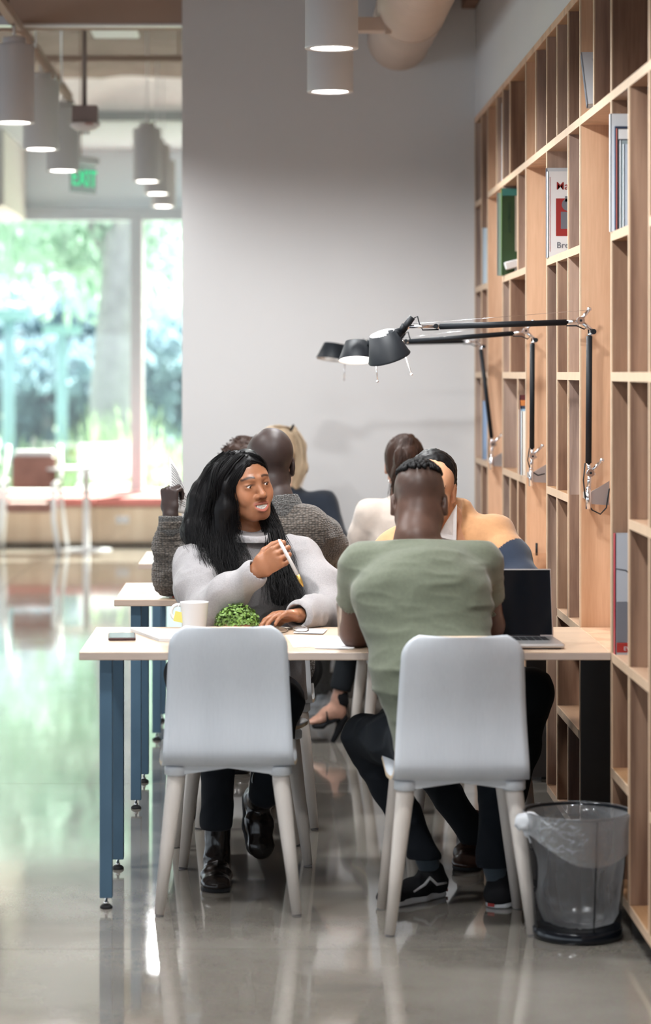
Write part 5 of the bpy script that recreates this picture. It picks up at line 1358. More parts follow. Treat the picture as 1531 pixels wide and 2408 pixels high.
def os_color(co):
    c = np.tile(np.array([.50, .265, .125]), (len(co), 1)); px = co[:, 0]/co[:, 1]*FOC+VX; z = co[:, 2]
    q = osl+(oel-osl)*.46; d_ = (oel-osl)/np.linalg.norm(oel-osl)+V3(.30, 0, 0); nv = ((((co-q) @ d_) > 0)&(co[:, 0] > .70))|(z < .93); c[nv] = (.012, .022, .045); return c
finish(s, 'sweater', mat('orange and navy knit', (.6, .3, .1), .9, nscale=60, namt=.06, bscale=900, bstr=.3, sheen=.2, attr='Col'), O_root, 1, os_color)
s = MB()
# white shirt collar, two folded leaves
for A_ in ([(1074, 1186, 8.36), (1073, 1272, 8.37), (1030, 1262, 8.34), (1046, 1232, 8.33)], [(1010, 1215, 8.38), (1026, 1240, 8.34), (1020, 1268, 8.34), (990, 1262, 8.37)], [(1066, 1255, 8.365), (1074, 1300, 8.385), (1020, 1300, 8.37), (1040, 1262, 8.35)]):
    vs = [P(*a_) for a_ in A_]; vs2 = [v+Vector((.002, .006, 0)) for v in vs]; s.add(vs+vs2, [(0, 1, 2, 3), (7, 6, 5, 4), (0, 4, 5, 1), (1, 5, 6, 2), (2, 6, 7, 3), (3, 7, 4, 0)])
s.build('shirt_collar', M_shirtw, O_root)
s = SDF((.30, 7.80, .06), (.98, 8.85, .66), .0065)
oh1, oh2 = PP(1050, 1650, 8.6), PP(1175, 1640, 8.6); ok1, ok2 = PP(940, 1700, 8.08), PP(1246, 1628, 8.02); oa1, oa2 = PP(1112, 1960, 8.08), PP(1178, 1960, 8.22)
leg(s, oh1, ok1, oa1, .09, .064, .045); leg(s, oh2, ok2, oa2, .095, .072, .048); s.ecap(oh1, oh2, (.1, .1), (.1, .1), (0, 0, 1), .05); s.disp(folds(.006, 14, 14, 14)); finish(s, 'trousers', M_blackf, O_root, 1)
M_brl = mat('brown leather', (.05, .022, .014), .3)
boot('leather_shoe', O_root, (P(1108, 0, 8.12).x, 8.14, .14), (P(1108, 0, 8.18).x, 8.20, .001), (P(1092, 0, 7.96).x, 7.93, .001), M_brl)
boot('leather_shoe', O_root, (P(1185, 0, 8.22).x, 8.22, .13), (P(1185, 0, 8.27).x, 8.27, .001), (P(1190, 0, 8.0).x, 8.0, .001), M_brl)

# ================================================================== the man in the brown chunky knit
K_root = empty('person', (-.02, 8.9, 0), label='bald man in a brown chunky knit sweater seen from behind, raising a sheet of paper', cat='person')
Kc, Kf, Ku = PP(634, 1090, 9.02), V3(-.25, 1, -.12), V3(0, .08, 1)
kn_ = PP(648, 1190, 8.93)
ksl, ksr = PP(520, 1272, 8.93), PP(716, 1252, 8.90); kel, ker = PP(402, 1356, 9.12), PP(764, 1288, 9.16); kwl, kwr = PP(401, 1212, 9.02), PP(690, 1345, 9.32)
s = SDF((-.44, 8.78, .74), (.34, 9.52, 1.38), .0048)
head(s, Kc, Kf, Ku, kn_, .060, 1.06)
s.cap(ksl, kel, .05, .042, .03); s.cap(kel, kwl, .042, .028, .02); s.cap(ksr, ker, .05, .042, .03); s.cap(ker, kwr, .042, .028, .02); s.cap(ksl, ksr, .05, .05, .04); s.cap(kn_, (ksl+ksr)/2, .06, .09, .04)
hk = hand(s, kwl, (-.05, .10, 1), (.55, .75, 0), -1, [None]+[(1.25, 1.3, .7)]*4, .02, 1.02, thumb=[(.8, .4, .5), (.7, -.1, .9), (.5, -.5, .8)])
hand(s, kwr, kwr-ker, (0, 0, -1), 1, [None]+[(.3, .3, .2)]*4, .08)
finish(s, 'body', M_skinB, K_root, 1, lambda co: np.tile(np.array([.042, .027, .024]), (len(co), 1)))
eyes(K_root, Kc, Kf, Ku, (0, 1, -.2))
s = SDF((-.48, 8.66, .44), (.38, 9.50, 1.20), .0058)
kch = PP(622, 1320, 8.90)
s.ecap(PP(612, 1560, 8.82), kch, (.185, .13), (.185, .125), (1, 0, 0), .05); s.ecap(kch, PP(625, 1270, 8.92), (.185, .12), (.15, .09), (1, 0, 0), .05)
s.cap(ksl, ksr, .078, .078, .05); s.cap(kn_+V3(0, 0, -.03), kch+V3(0, 0, .04), .08, .12, .05)
s.chain([ksl, (ksl+kel)/2, kel], [.078, .072, .066], .04); s.chain([kel, (kel+kwl)/2, kwl-V3(0, 0, .03)], [.066, .056, .040], .03); s.chain([ksr, (ksr+ker)/2, ker], [.090, .092, .078], .04); s.chain([ker, (ker+kwr)/2, kwr], [.070, .06, .045], .03)
s.disp(folds(.010, 9, 9, 16)); s.disp(lambda x, y, z: .0022*np.sin(z*330)*(x < -.2))
finish(s, 'chunky_sweater', M_knit, K_root, 1)
s = SDF((-.12, 8.72, 1.00), (.22, 9.14, 1.22), .0045)
s.cap(kn_+V3(.01, -.01, -.06), kn_+V3(.005, 0, .025), .088, .074, .02); s.cap(kn_+V3(.01, -.01, -.04), kn_+V3(.01, -.005, -.02), .09, .088, .01)
s.disp(lambda x, y, z: .002*np.sin(np.arctan2(y-kn_[1], x-kn_[0])*70)); s.plane(kn_+V3(0, 0, .035), (-.1, .1, 1)); s.cap(kn_+V3(0, 0, .01), kn_+V3(0, 0, .1), .062, .07, .004, 's'); finish(s, 'roll_collar', M_knitg, K_root, 1)
s = SDF(kwl-V3(.08, .08, .08), kwl+V3(.08, .08, .04), .0035); s.cap(kwl-V3(0, 0, .045), kwl-V3(0, 0, .002), .041, .043, .01); s.disp(lambda x, y, z: .0018*np.sin(np.arctan2(y-kwl[1], x-kwl[0])*34)); s.plane(kwl-V3(0, 0, .002), (0, 0, 1)); finish(s, 'ribbed_cuff', M_knitg, K_root, 1)
s = SDF((-.44, 8.68, .10), (.30, 9.60, .64), .0065)
kh1, kh2 = PP(560, 1580, 8.82), PP(660, 1580, 8.82); kk1, kk2 = PP(432, 1585, 9.25), PP(712, 1575, 9.32); ka1, ka2 = PP(447, 1830, 8.92), PP(620, 1800, 9.2)
leg(s, kh1, kk1, ka1, .09, .066, .046); leg(s, kh2, kk2, ka2, .09, .066, .046); s.ecap(kh1, kh2, (.1, .1), (.1, .1), (0, 0, 1), .05); finish(s, 'trousers', M_blackf, K_root, 1)
boot('leather_shoe', K_root, (P(447, 0, 8.92).x, 8.93, .13), (P(447, 0, 8.9).x, 8.87, .001), (P(437, 0, 9.1).x, 9.13, .001), M_leather)
boot('leather_shoe', K_root, (P(620, 0, 9.2).x, 9.2, .13), (P(620, 0, 9.16).x, 9.15, .001), (P(620, 0, 9.4).x, 9.42, .001), M_leather)
# the sheet he holds
pp = empty('paper_sheet', PP(410, 1180, 9.03), label='curled printed sheet of paper in the raised hand of the bald man', cat='paper')
s = MB(); vs = []; nu, nv_ = 12, 10
e0, e1 = P(399, 1074, 9.04), P(399, 1200, 9.04)
for i in range(nu+1):
    for j in range(nv_+1):
        u, v = i/nu, j/nv_; p = e0.lerp(e1, v); w = .22
        x = p.x+w*u*(.42+.35*v); y = p.y+.14*u-.05*math.sin(u*PI*.8)*(1-v); z = p.z-.16*u*u*(1-v)-.05*u-.06*u*(1-v)
        vs.append(Vector((x, y, z)))
W1 = nv_+1; s.add(vs, [(i*W1+j, i*W1+j+1, (i+1)*W1+j+1, (i+1)*W1+j) for i in range(nu) for j in range(nv_)], 0, True)
o = s.build('sheet', M_paper, pp); md = o.modifiers.new('t', 'SOLIDIFY'); md.thickness = .0006
s = MB()
for k in range(14):
    v = .10+.055*k; L = .25+.2*((k*7) % 5)/5; pts = []
    for u in (.06, .06+L*.33, .06+L*.66, .06+L):
        a = u*nu; i = int(a); f = a-i; j = v*nv_; jj = int(j); g = j-jj
        q = lambda i_, j_: vs[min(i_, nu)*W1+min(j_, nv_)]
        pts.append(q(i, jj).lerp(q(i+1, jj), f).lerp(q(i, jj+1).lerp(q(i+1, jj+1), f), g)+Vector((-.0004, -.0012, 0)))
    s.tube(pts, .0006, 4)
s.build('printed_lines', M_ink, pp)

# ================================================================== the man with wavy brown hair
M_root = empty('person', (-.08, 10.3, 0), label='man with wavy brown hair, mostly hidden behind the bald man', cat='person')
Mc, Mf, Mu = PP(573, 1103, 10.3), V3(.10, -.95, -.35), V3(0, -.3, 1)
mn = PP(590, 1195, 10.36); mL, mR = PP(500, 1230, 10.38), PP(690, 1230, 10.38)
s = SDF((-.34, 10.0, .9), (.20, 10.6, 1.38), .0065); head(s, Mc, Mf, Mu, mn, .055, 1.0); s.cap(mL, mR, .05, .05, .04); s.cap(mn, (mL+mR)/2, .055, .08, .04); finish(s, 'body', M_skinD, M_root, 1, lambda co: np.tile(np.array([.62, .37, .27]), (len(co), 1)))
eyes(M_root, Mc, Mf, Mu, (0, 1, -.2))
s = SDF((-.24, 10.1, 1.1), (.08, 10.55, 1.38), .0055); s.frame(Mc, Mf, Mu); s.ell((0, -.022, .042), (.085, .100, .086), .02); s.ell((0, -.05, -.02), (.08, .06, .06), .03); s.ell((.0, .045, .105), (.062, .03, .022), .01)
s.ell((0, .100, .010), (.075, .085, .080), .01, 's'); s.ell((0, .09, .02), (.11, .06, .05), .01, 's'); s.frame(); s.disp(lambda x, y, z: .007*vnoise(x*45, y*45, z*45)); finish(s, 'wavy_hair', M_hairbr, M_root, 1)
r = random.Random(4); Rm = _rot(Mf, Mu); s = MB()
for i in range(160):
    a = r.uniform(0, PI); lx = .085*math.cos(a); ly = r.uniform(-.05, .06); lz = .045+.075*math.sin(a); c = Mc+Rm.T @ np.array([lx, ly, lz]); v = Rm.T @ np.array([lx*.12+r.uniform(-.01, .01), r.uniform(-.01, .01), .005+r.uniform(0, .006)])
    s.tube([c, c+v*.6, c+v*.8+V3(r.uniform(-.01, .01), 0, .0)], [.003, .0022, .001], 4)
s.build('hair_tufts', M_hairbr, M_root)
s = SDF((-.36, 9.9, .46), (.22, 10.6, 1.16), .008); s.ecap(PP(590, 1500, 10.45), PP(590, 1280, 10.38), (.17, .12), (.17, .11), (1, 0, 0), .05); s.cap(mL, mR, .07, .07, .05)
for a, b in ((mL, PP(480, 1340, 10.15)), (mR, PP(700, 1340, 10.15))): s.cap(a, b, .066, .055, .04); s.cap(b, V3(*b)+V3(0, -.2, .01), .055, .042, .03)
s.disp(folds(.008, 9, 9, 9)); finish(s, 'sweater', fabric('charcoal knit', (.06, .065, .075)), M_root, 1)
s = SDF((-.36, 9.7, .06), (.24, 10.7, .62), .009); leg(s, PP(560, 1480, 10.45), PP(540, 1500, 10.0), PP(560, 1660, 10.05)); leg(s, PP(640, 1480, 10.45), PP(660, 1500, 10.0), PP(660, 1660, 10.05)); finish(s, 'trousers', M_denim, M_root, 1)
for px in (560, 660): boot('leather_shoe', M_root, (P(px, 0, 10.05).x, 10.08, .12), (P(px, 0, 10.1).x, 10.12, .001), (P(px, 0, 9.85).x, 9.86, .001), M_leather, res=.006)

# ================================================================== the blonde woman
L_root = empty('person', (.14, 11.6, 0), label='blonde woman with a ponytail and a dark navy top near the white wall', cat='person')
Lc, Lf, Lu = PP(645, 1066, 11.55), V3(-.62, -.75, -.25), V3(-.1, -.1, 1)
ln = PP(668, 1140, 11.62); lL, lR = PP(760, 1190, 11.62), PP(600, 1190, 11.6)
s = SDF((-.20, 11.3, .9), (.44, 11.9, 1.40), .0065); head(s, Lc, Lf, Lu, ln, .048, .97, female=True); s.cap(lL, lR, .045, .045, .04); s.cap(ln, (lL+lR)/2, .05, .08, .04); finish(s, 'body', M_skinD, L_root, 1, lambda co: np.tile(np.array([.66, .42, .32]), (len(co), 1)))
eyes(L_root, Lc, Lf, Lu, (0, 1, 0))
s = SDF((-.2, 11.3, .98), (.34, 11.9, 1.40), .0055); s.frame(Lc, Lf, Lu); s.ell((0, -.022, .040), (.079, .096, .084), .02); s.ell((0, -.05, -.01), (.076, .06, .06), .03); s.ell((0, .10, .005), (.072, .080, .080), .008, 's'); s.ell((.0, .03, -.075), (.11, .06, .05), .01, 's'); s.frame()
pb = PP(688, 1012, 11.6); s.chain([pb, PP(702, 1050, 11.62), PP(706, 1100, 11.60), PP(690, 1150, 11.58)], [.022, .034, .032, .018], .02)
s.disp(lambda x, y, z: .004*vnoise(x*90, y*90, z*14)); finish(s, 'blonde_ponytail', M_hairbl, L_root, 1)
strands('ponytail_strands', M_hairbl, L_root, [([pb, PP(704, 1040, 11.58), PP(708, 1095, 11.56), PP(694, 1150, 11.55)], 3, .03, .04), ([PP(648, 1002, 11.52), PP(672, 1004, 11.55), pb], 1, .012, .01)], 220, 0, .0016, 44, 10, .003, 9)
MB().tube([Vector(PP(683, 1012, 11.6))+Vector((.022*math.cos(t)*.6, .03*math.sin(t), .022*math.cos(t))) for t in [2*PI*k/14 for k in range(14)]], .006, 8, closed=True).build('hair_band', M_black, L_root)
s = SDF((-.2, 11.2, .44), (.56, 12.0, 1.16), .008); s.ecap(PP(690, 1420, 11.7), PP(680, 1230, 11.62), (.17, .12), (.165, .10), (1, 0, 0), .05); s.cap(lL, lR, .062, .062, .05); s.cap(ln, PP(680, 1200, 11.62), .055, .1, .04)
for a, b, c in ((lL, PP(795, 1275, 11.50), PP(740, 1290, 11.3)), (lR, PP(570, 1275, 11.4), PP(620, 1290, 11.25))): s.cap(a, b, .064, .052, .04); s.cap(b, c, .052, .038, .03)
s.disp(folds(.010, 8, 8, 8)); finish(s, 'top', fabric('dark navy jersey', (.010, .016, .028)), L_root, 1)
s = SDF((-.1, 11.2, .10), (.5, 12.0, .66), .008); leg(s, PP(650, 1430, 11.7), PP(640, 1440, 11.25), PP(660, 1600, 11.4)); leg(s, PP(730, 1430, 11.7), PP(745, 1450, 11.3), PP(750, 1612, 11.52), .085, .068, .052); s.disp(folds(.008, 20, 20, 20)); finish(s, 'knitted_trousers', M_knitg, L_root, 1)
M_snk = mat('white sneaker leather', (.60, .63, .66), .45)
boot('sneaker', L_root, PP(752, 1622, 11.55), (P(775, 0, 11.62).x, 11.64, .001), (P(722, 0, 11.42).x, 11.42, .001), M_snk, tall=False, sole=MATS['white sole'], res=.005)
boot('sneaker', L_root, PP(662, 1622, 11.42), (P(662, 0, 11.5).x, 11.52, .001), (P(650, 0, 11.26).x, 11.26, .001), M_snk, tall=False, sole=MATS['white sole'], res=.005)

# ================================================================== the woman in the cream top
B_root = empty('person', (.55, 10.3, 0), label='woman with a dark brown ponytail in a cream long sleeved top, back to us', cat='person')
Bc, Bf, Bu = PP(952, 1092, 10.35), V3(.15, 1, -.1), V3(0, .05, 1)
bn = PP(950, 1175, 10.30); bL, bR = PP(870, 1208, 10.30), PP(1030, 1208, 10.30); beL, beR = PP(834, 1300, 10.36), PP(1066, 1300, 10.36); bwL, bwR = PP(880, 1318, 10.62), PP(1020, 1318, 10.62)
s = SDF((.28, 10.1, .80), (.86, 10.85, 1.36), .006); head(s, Bc, Bf, Bu, bn, .046, .97, female=True); s.cap(bL, bR, .04, .04, .03); s.cap(bn, (bL+bR)/2, .048, .07, .04)
for a, b, c in ((bL, beL, bwL), (bR, beR, bwR)): s.cap(a, b, .04, .034, .02); s.cap(b, c, .034, .022, .02)
hand(s, bwL, bwL-beL, (0, 0, -1), -1, [None]+[(.3, .3, .2)]*4, .08, .9); hand(s, bwR, bwR-beR, (0, 0, -1), 1, [None]+[(.3, .3, .2)]*4, .08, .9)
finish(s, 'body', M_skinD, B_root, 1, lambda co: np.tile(np.array([.60, .34, .25]), (len(co), 1)))
eyes(B_root, Bc, Bf, Bu, (0, 1, 0))
MB().ball(PP(915, 1131, 10.33), .006).build('earring', M_chrome, B_root)
s = SDF((.36, 10.1, 1.0), (.80, 10.6, 1.40), .005); s.frame(Bc, Bf, Bu); s.ell((0, -.020, .038), (.079, .096, .084), .02); s.ell((0, -.045, -.02), (.070, .06, .06), .03); s.ell((0, .11, -.01), (.07, .075, .075), .008, 's'); s.ell((.09, .0, -.03), (.03, .05, .035), .008, 's'); s.ell((-.09, .0, -.03), (.03, .05, .035), .008, 's'); s.frame()
s.chain([PP(958, 1040, 10.22), PP(955, 1075, 10.16), PP(940, 1120, 10.18), PP(930, 1165, 10.2)], [.036, .045, .034, .010], .02)
s.disp(lambda x, y, z: .005*vnoise(x*90, y*90, z*14)); finish(s, 'brown_ponytail', M_hairbr, B_root, 1)
strands('flyaway_hair', M_hairbr, B_root, [([PP(958, 1030, 10.2), PP(950, 1080, 10.12), PP(935, 1130, 10.15), PP(928, 1180, 10.2)], 1, .03, .04)], 90, 0, .0014, 33, 10, .004, 9)
s = SDF((.24, 10.0, .42), (.92, 10.75, 1.12), .0065); bh = PP(950, 1480, 10.28)
s.ecap(bh, PP(950, 1330, 10.28), (.15, .115), (.130, .10), (1, 0, 0), .05); s.ecap(PP(950, 1330, 10.28), PP(950, 1235, 10.3), (.130, .10), (.150, .085), (1, 0, 0), .05); s.cap(bL, bR, .054, .054, .05); s.cap(bn, PP(950, 1220, 10.3), .05, .09, .04)
for a, b, c in ((bL, beL, bwL), (bR, beR, bwR)): s.chain([a, (a+b)/2, b], [.054, .048, .042], .03); s.chain([b, c-(c-b)*.06], [.042, .030], .02)
s.disp(folds(.006, 10, 10, 14)); finish(s, 'cream_top', M_cream, B_root, 1)
s = SDF((.16, 10.1, .20), (.80, 11.05, .64), .0065)
leg(s, PP(910, 1500, 10.28), PP(838, 1470, 10.74), PP(800, 1622, 10.72), .085, .060, .045); leg(s, PP(990, 1500, 10.28), PP(1000, 1480, 10.76), PP(1010, 1650, 10.74), .085, .060, .045); s.ecap(PP(910, 1500, 10.28), PP(990, 1500, 10.28), (.1, .1), (.1, .1), (0, 0, 1), .05); s.plane(PP(800, 1622, 10.72), (-.25, 0, -1)); finish(s, 'cropped_trousers', M_blackf, B_root, 1)
def heel_sandal(ax_, sgn):
    # foot and sandal seen from the side, toes towards -x
    A = lambda x, y: N3(P(x+ax_, y, 10.72+(.0 if sgn < 0 else .02)))
    s = SDF(A(790, 1700)-V3(.22, .1, .14), A(790, 1640)+V3(.15, .1, .16), .004)
    s.chain([A(800, 1628), A(797, 1645), A(797, 1668)], [.031, .029, .030], .02); s.cap(A(797, 1680), A(785, 1672), .027, .030, .02); s.chain([A(790, 1668), A(768, 1680), A(748, 1694)], [.031, .027, .022], .02); s.ecap(A(752, 1692), A(732, 1697), (.036, .018), (.034, .012), (0, 1, 0), .015)
    for k in range(5): s.cap(A(738, 1696)+V3(0, -.028+.014*k, 0), A(726+abs(k-1), 1697)+V3(0, -.03+.014*k, 0), .008, .007, .004)
    finish(s, 'foot', M_skinD, B_root, 1, lambda co: np.tile(np.array([.60, .34, .25]), (len(co), 1)))
    s = SDF(A(790, 1740)-V3(.22, .1, .06), A(790, 1630)+V3(.15, .1, .04), .004)
    s.ecap(A(740, 1706), A(758, 1706), (.042, .013), (.040, .014), (0, 1, 0), .01); s.ecap(A(758, 1704), A(798, 1688), (.036, .010), (.030, .009), (0, 1, 0), .01)   # platform and arch
    s.chain([A(806, 1690), A(797, 1715), A(783, 1743)], [.022, .014, .011], .01)                # heel
    s.cap(A(806, 1686), A(812, 1650), .012, .014, .01)
    for y, rr_ in ((1650, .034), (1643, .034)): s.ecap(A(800, y), A(800, y-8), (rr_, rr_), (rr_, rr_), (0, 1, 0), .004)
    s.cap(A(785, 1655), A(763, 1695), .010, .010, .006); s.ecap(A(768, 1672), A(770, 1692), (.034, .008), (.038, .008), (0, 1, 0), .01)
    # hollow out for the foot
    s.chain([A(797, 1630), A(797, 1680)], [.030, .029], .002, 's'); s.chain([A(792, 1668), A(768, 1681), A(748, 1695)], [.030, .026, .021], .001, 's')
    X, Y, Z = s.grid(); s.V = np.maximum(s.V, .001-Z).astype(np.float32)
    finish(s, 'heeled_sandal', M_suede, B_root, 0)
heel_sandal(0, -1); heel_sandal(210, 1)
# ================================================================== things on the nearest table
TZ = .7505
def onT(px, d): return P(px, 875+(EYE-TZ)*FOC/d, d)
# mug
mg = empty('mug', onT(457, 7.93), label='white mug with a yellow tea tag on its handle side, left of the plant', cat='mug')
s = MB(); c = onT(457, 7.93)
s.lathe([(0, .004), (.030, .004), (.033, .0), (.036, .001), (.037, .005), (.0445, .088), (.0455, .0905), (.0440, .0905), (.0425, .086), (.035, .008), (0, .007)], c, 40)
s.build('cup', mat('white ceramic', (.84, .83, .83), .15), mg)
hc = c+Vector((-.050, 0, .058)); MB().tube([c+Vector((-.0415, 0, .080))]+[hc+Vector((.022*math.cos(a), 0, .024*math.sin(a))) for a in [math.radians(q) for q in (75, 100, 130, 160, 190, 220, 250, 280)]]+[c+Vector((-.038, 0, .030))], .0055, 12).build('handle', MATS['white ceramic'], mg)
MB().lathe([(0, .062), (.041, .062)], c, 30).build('tea', mat('tea', (.25, .12, .03), .1), mg)
MB().tube([c+Vector((-.043, -.004, .090)), c+Vector((-.052, -.010, .072)), c+Vector((-.050, -.014, .060))], .0006, 5).build('tea_string', M_paper, mg)
Mx = Matrix.Translation(c+Vector((-.0475, -.014, .045))) @ Matrix.Rotation(.2, 4, 'Y')
MB().bbox(-.0145, .0145, -.0006, .0006, -.016, .016, .0004, M=Mx).build('tea_tag', mat('tag yellow', (.75, .68, .18), .6), mg)
# plant
pc = onT(558, 7.98); pl = empty('potted_plant', pc, label='small round green boxwood plant in a low terracotta tray', cat='plant')
MB().lathe([(0, .001), (.050, .001), (.054, .004), (.060, .018), (.061, .020), (.057, .020), (.052, .012), (0, .012)], pc, 36).build('tray', mat('terracotta', (.36, .17, .11), .7, nscale=40, namt=.1), pl)
MB().lathe([(0, .028), (.03, .026), (.056, .016)], pc, 24).build('soil', mat('soil', (.04, .028, .02), .9), pl)
r = random.Random(2); 
M_l1 = mat('plant leaf', (.15, .26, .05), .45, nscale=35, namt=.45)
s = MB(); st = MB()
for i in range(1500):
    v = Vector((r.gauss(0, 1), r.gauss(0, 1), abs(r.gauss(0, 1))*.9)).normalized(); q = r.uniform(.66, 1.)
    p = pc+Vector((v.x*.071*q, v.y*.071*q, .014+v.z*.066*q)); n = (v+Vector((r.uniform(-.6, .6), r.uniform(-.6, .6), r.uniform(-.2, .8)))).normalized(); t = n.cross(Vector((r.uniform(-1, 1), r.uniform(-1, 1), r.uniform(-1, 1)))).normalized(); b = n.cross(t); L, w = r.uniform(.008, .0135), r.uniform(.0035, .0058)
    s.add([p, p+t*L*.5+b*w+n*.001, p+t*L+n*.002, p+t*L*.5-b*w+n*.001, p+t*L*.5-n*.001], [(0, 1, 4), (1, 2, 4), (2, 3, 4), (3, 0, 4)], 0, True)
for i in range(60):
    v = Vector((r.gauss(0, 1), r.gauss(0, 1), abs(r.gauss(0, 1)))).normalized(); st.tube([pc+Vector((0, 0, .015)), pc+Vector((v.x*.03, v.y*.03, .02+v.z*.035)), pc+Vector((v.x*.06, v.y*.06, .014+v.z*.056))], .0009, 4)
s.build('foliage', M_l1, pl, kind='stuff'); st.build('stem', mat('stem green', (.08, .14, .03), .6), pl)
# phone
ph_ = empty('smartphone', onT(287, 7.72), rz=.06, label='smartphone with a pale screen lying near the left corner of the nearest table', cat='phone')
MB().bbox(-.041, .041, -.075, .075, 0, .0085, .003).build('case', mat('phone case', (.07, .03, .03), .35), ph_, True)
MB().bbox(-.038, .038, -.072, .072, .0078, .0093, .0006).build('screen', mat('phone glass', (.30, .40, .40), .04, spec=.9, coat=1.), ph_, True)
MB().box(-.008, .008, .066, .068, .0093, .0095).build('speaker_slot', M_black, ph_, True)
# notebook and loose sheets
def sheet(name, corners, z, label, th=.0012, m=None, cat='paper', group=None, parent=None):
    c = Vector((sum(q[0] for q in corners)/4, sum(q[1] for q in corners)/4, z)); t = empty(name, c, label=label, cat=cat, group=group)
    s = MB(); vs = [Vector((x, y, z)) for x, y in corners]+[Vector((x, y, z+th)) for x, y in corners]
    s.add(vs, [(3, 2, 1, 0), (4, 5, 6, 7), (0, 1, 5, 4), (1, 2, 6, 5), (2, 3, 7, 6), (3, 0, 4, 7)]); s.build('sheet' if cat == 'paper' else 'page_block', m or M_paper, t)
    return t
def cxy(px, d): v = onT(px, d); return (v.x, v.y)
nb = sheet('notebook', [cxy(374, 7.62), cxy(425, 7.62), cxy(440, 7.90), cxy(306, 7.93)], TZ, 'open white notebook beside the mug, left half of the nearest table', .009, cat='notebook')
a = onT(410, 7.8); MB().bbox(a.x-.05, a.x+.035, 7.70, 7.86, TZ+.0092, TZ+.0105, .0004).build('pink_note', mat('pinkish paper', (.80, .72, .70), .7), nb)
M_pl = mat('plan paper', (.80, .80, .83), .6)
for i, (cn, lb) in enumerate([([cxy(690, 7.46), cxy(812, 7.50), cxy(800, 7.76), cxy(672, 7.80)], 'large printed sheet between the two people at the nearest table'), ([cxy(740, 7.42), cxy(830, 7.40), cxy(850, 7.62), cxy(760, 7.64)], 'second sheet lying over the large printed sheet, next to the elbow'), ([cxy(690, 7.84), cxy(760, 7.82), cxy(770, 7.95), cxy(700, 7.97)], 'small sheet under the resting hand')]):
    t = sheet('paper_sheet', cn, TZ+i*.0014, lb, m=M_pl)
    s = MB(); r = random.Random(i)
    for k in range(7):
        u = .12+.11*k; p0 = Vector((*cn[0], 0)).lerp(Vector((*cn[3], 0)), u); p1 = Vector((*cn[1], 0)).lerp(Vector((*cn[2], 0)), u); q0 = p0.lerp(p1, .1); q1 = p0.lerp(p1, r.uniform(.4, .9)); z = TZ+i*.0014+.0013
        s.add([(q0.x, q0.y, z), (q1.x, q1.y, z), (q1.x, q1.y+.003, z), (q0.x, q0.y+.003, z)], [(0, 1, 2, 3)])
    s.build('printed_lines', M_greyl, t)
# eyeglasses
gl = empty('eyeglasses', onT(688, 7.84), rz=.35, label='dark rimmed eyeglasses lying beside the resting hand', cat='glasses'); s = MB(); ls = MB()
for q in (-1, 1):
    pts = [Vector((q*.034+.025*math.cos(t), 0, .021+.019*math.sin(t))) for t in [2*PI*k/20 for k in range(20)]]; s.tube(pts, .0019, 6, closed=True)
    ls.add(pts, [list(range(20))]); s.tube([(q*.059, 0, .028), (q*.064, .01, .026), (q*.062, .10, .004)], .0017, 6)
s.tube([(-.010, 0, .026), (0, -.001, .029), (.010, 0, .026)], .0018, 6); s.build('frame', mat('tortoise', (.05, .03, .015), .2), gl, True); ls.build('lenses', mat('lens glass', (1, 1, 1), .02, trans=1., alpha=.35), gl, True); gl.rotation_euler = (math.radians(-68), 0, .35); gl.location.z += .004
# drinking glass
c = onT(817, 7.72); t = empty('drinking_glass', c, label='clear drinking glass half hidden behind the elbow of the man in green', cat='glass')
MB().lathe([(0, .001), (.027, .001), (.029, .004), (.034, .105), (.0325, .105), (.0275, .008), (0, .008)], c, 32).build('tumbler', mat('clear glass', (1, 1, 1), .02, trans=1., ior=1.1, alpha=.35), t)
# laptop
la = onT(1190, 7.62); hx0, hx1 = P(1010, 0, 7.62).x, P(1303, 0, 7.62).x; hx0 = hx1-.325
lt = empty('laptop', ((hx0+hx1)/2, 7.62, TZ), rz=.035, label='open silver laptop with a dark screen facing the man in green', cat='laptop')
w2 = (hx1-hx0)/2
MB().bbox(-w2, w2, -.222, 0, .003, .016, .005).build('base', M_alu, lt, True)
MB().bbox(-w2+.01, w2-.01, -.212, -.01, 0, .0032, .001).build('bottom_plate', M_blackg, lt, True)
kb = MB(); kk = MB()
for rw in range(5):
    for cl in range(13):
        x = -w2+.028+cl*(2*w2-.056)/13; y = -.030-rw*.019; kk.box(x, x+(2*w2-.056)/13-.0025, y-.0165, y, .0158, .0172)
kk.build('keys', M_black, lt, True, kind='stuff'); MB().bbox(-.05, .05, -.210, -.138, .0158, .0164, .0003).build('trackpad', M_alu, lt, True)
ang = math.radians(14); Ms = Matrix.Translation((0, .004, .014)) @ Matrix.Rotation(-ang, 4, 'X')
MB().bbox(-w2, w2, 0, .0065, 0, .205, .003, M=Ms).build('lid', M_alu, lt, True)
MB().bbox(-w2+.004, w2-.004, -.0012, .0006, .005, .201, .0006, M=Ms).build('screen', mat('laptop screen', (.003, .005, .008), .10, spec=.25), lt, True)
MB().cyl((-w2*.75, .006, .014), (w2*.75, .006, .014), .006, n=14).build('hinge', M_blackg, lt, True)
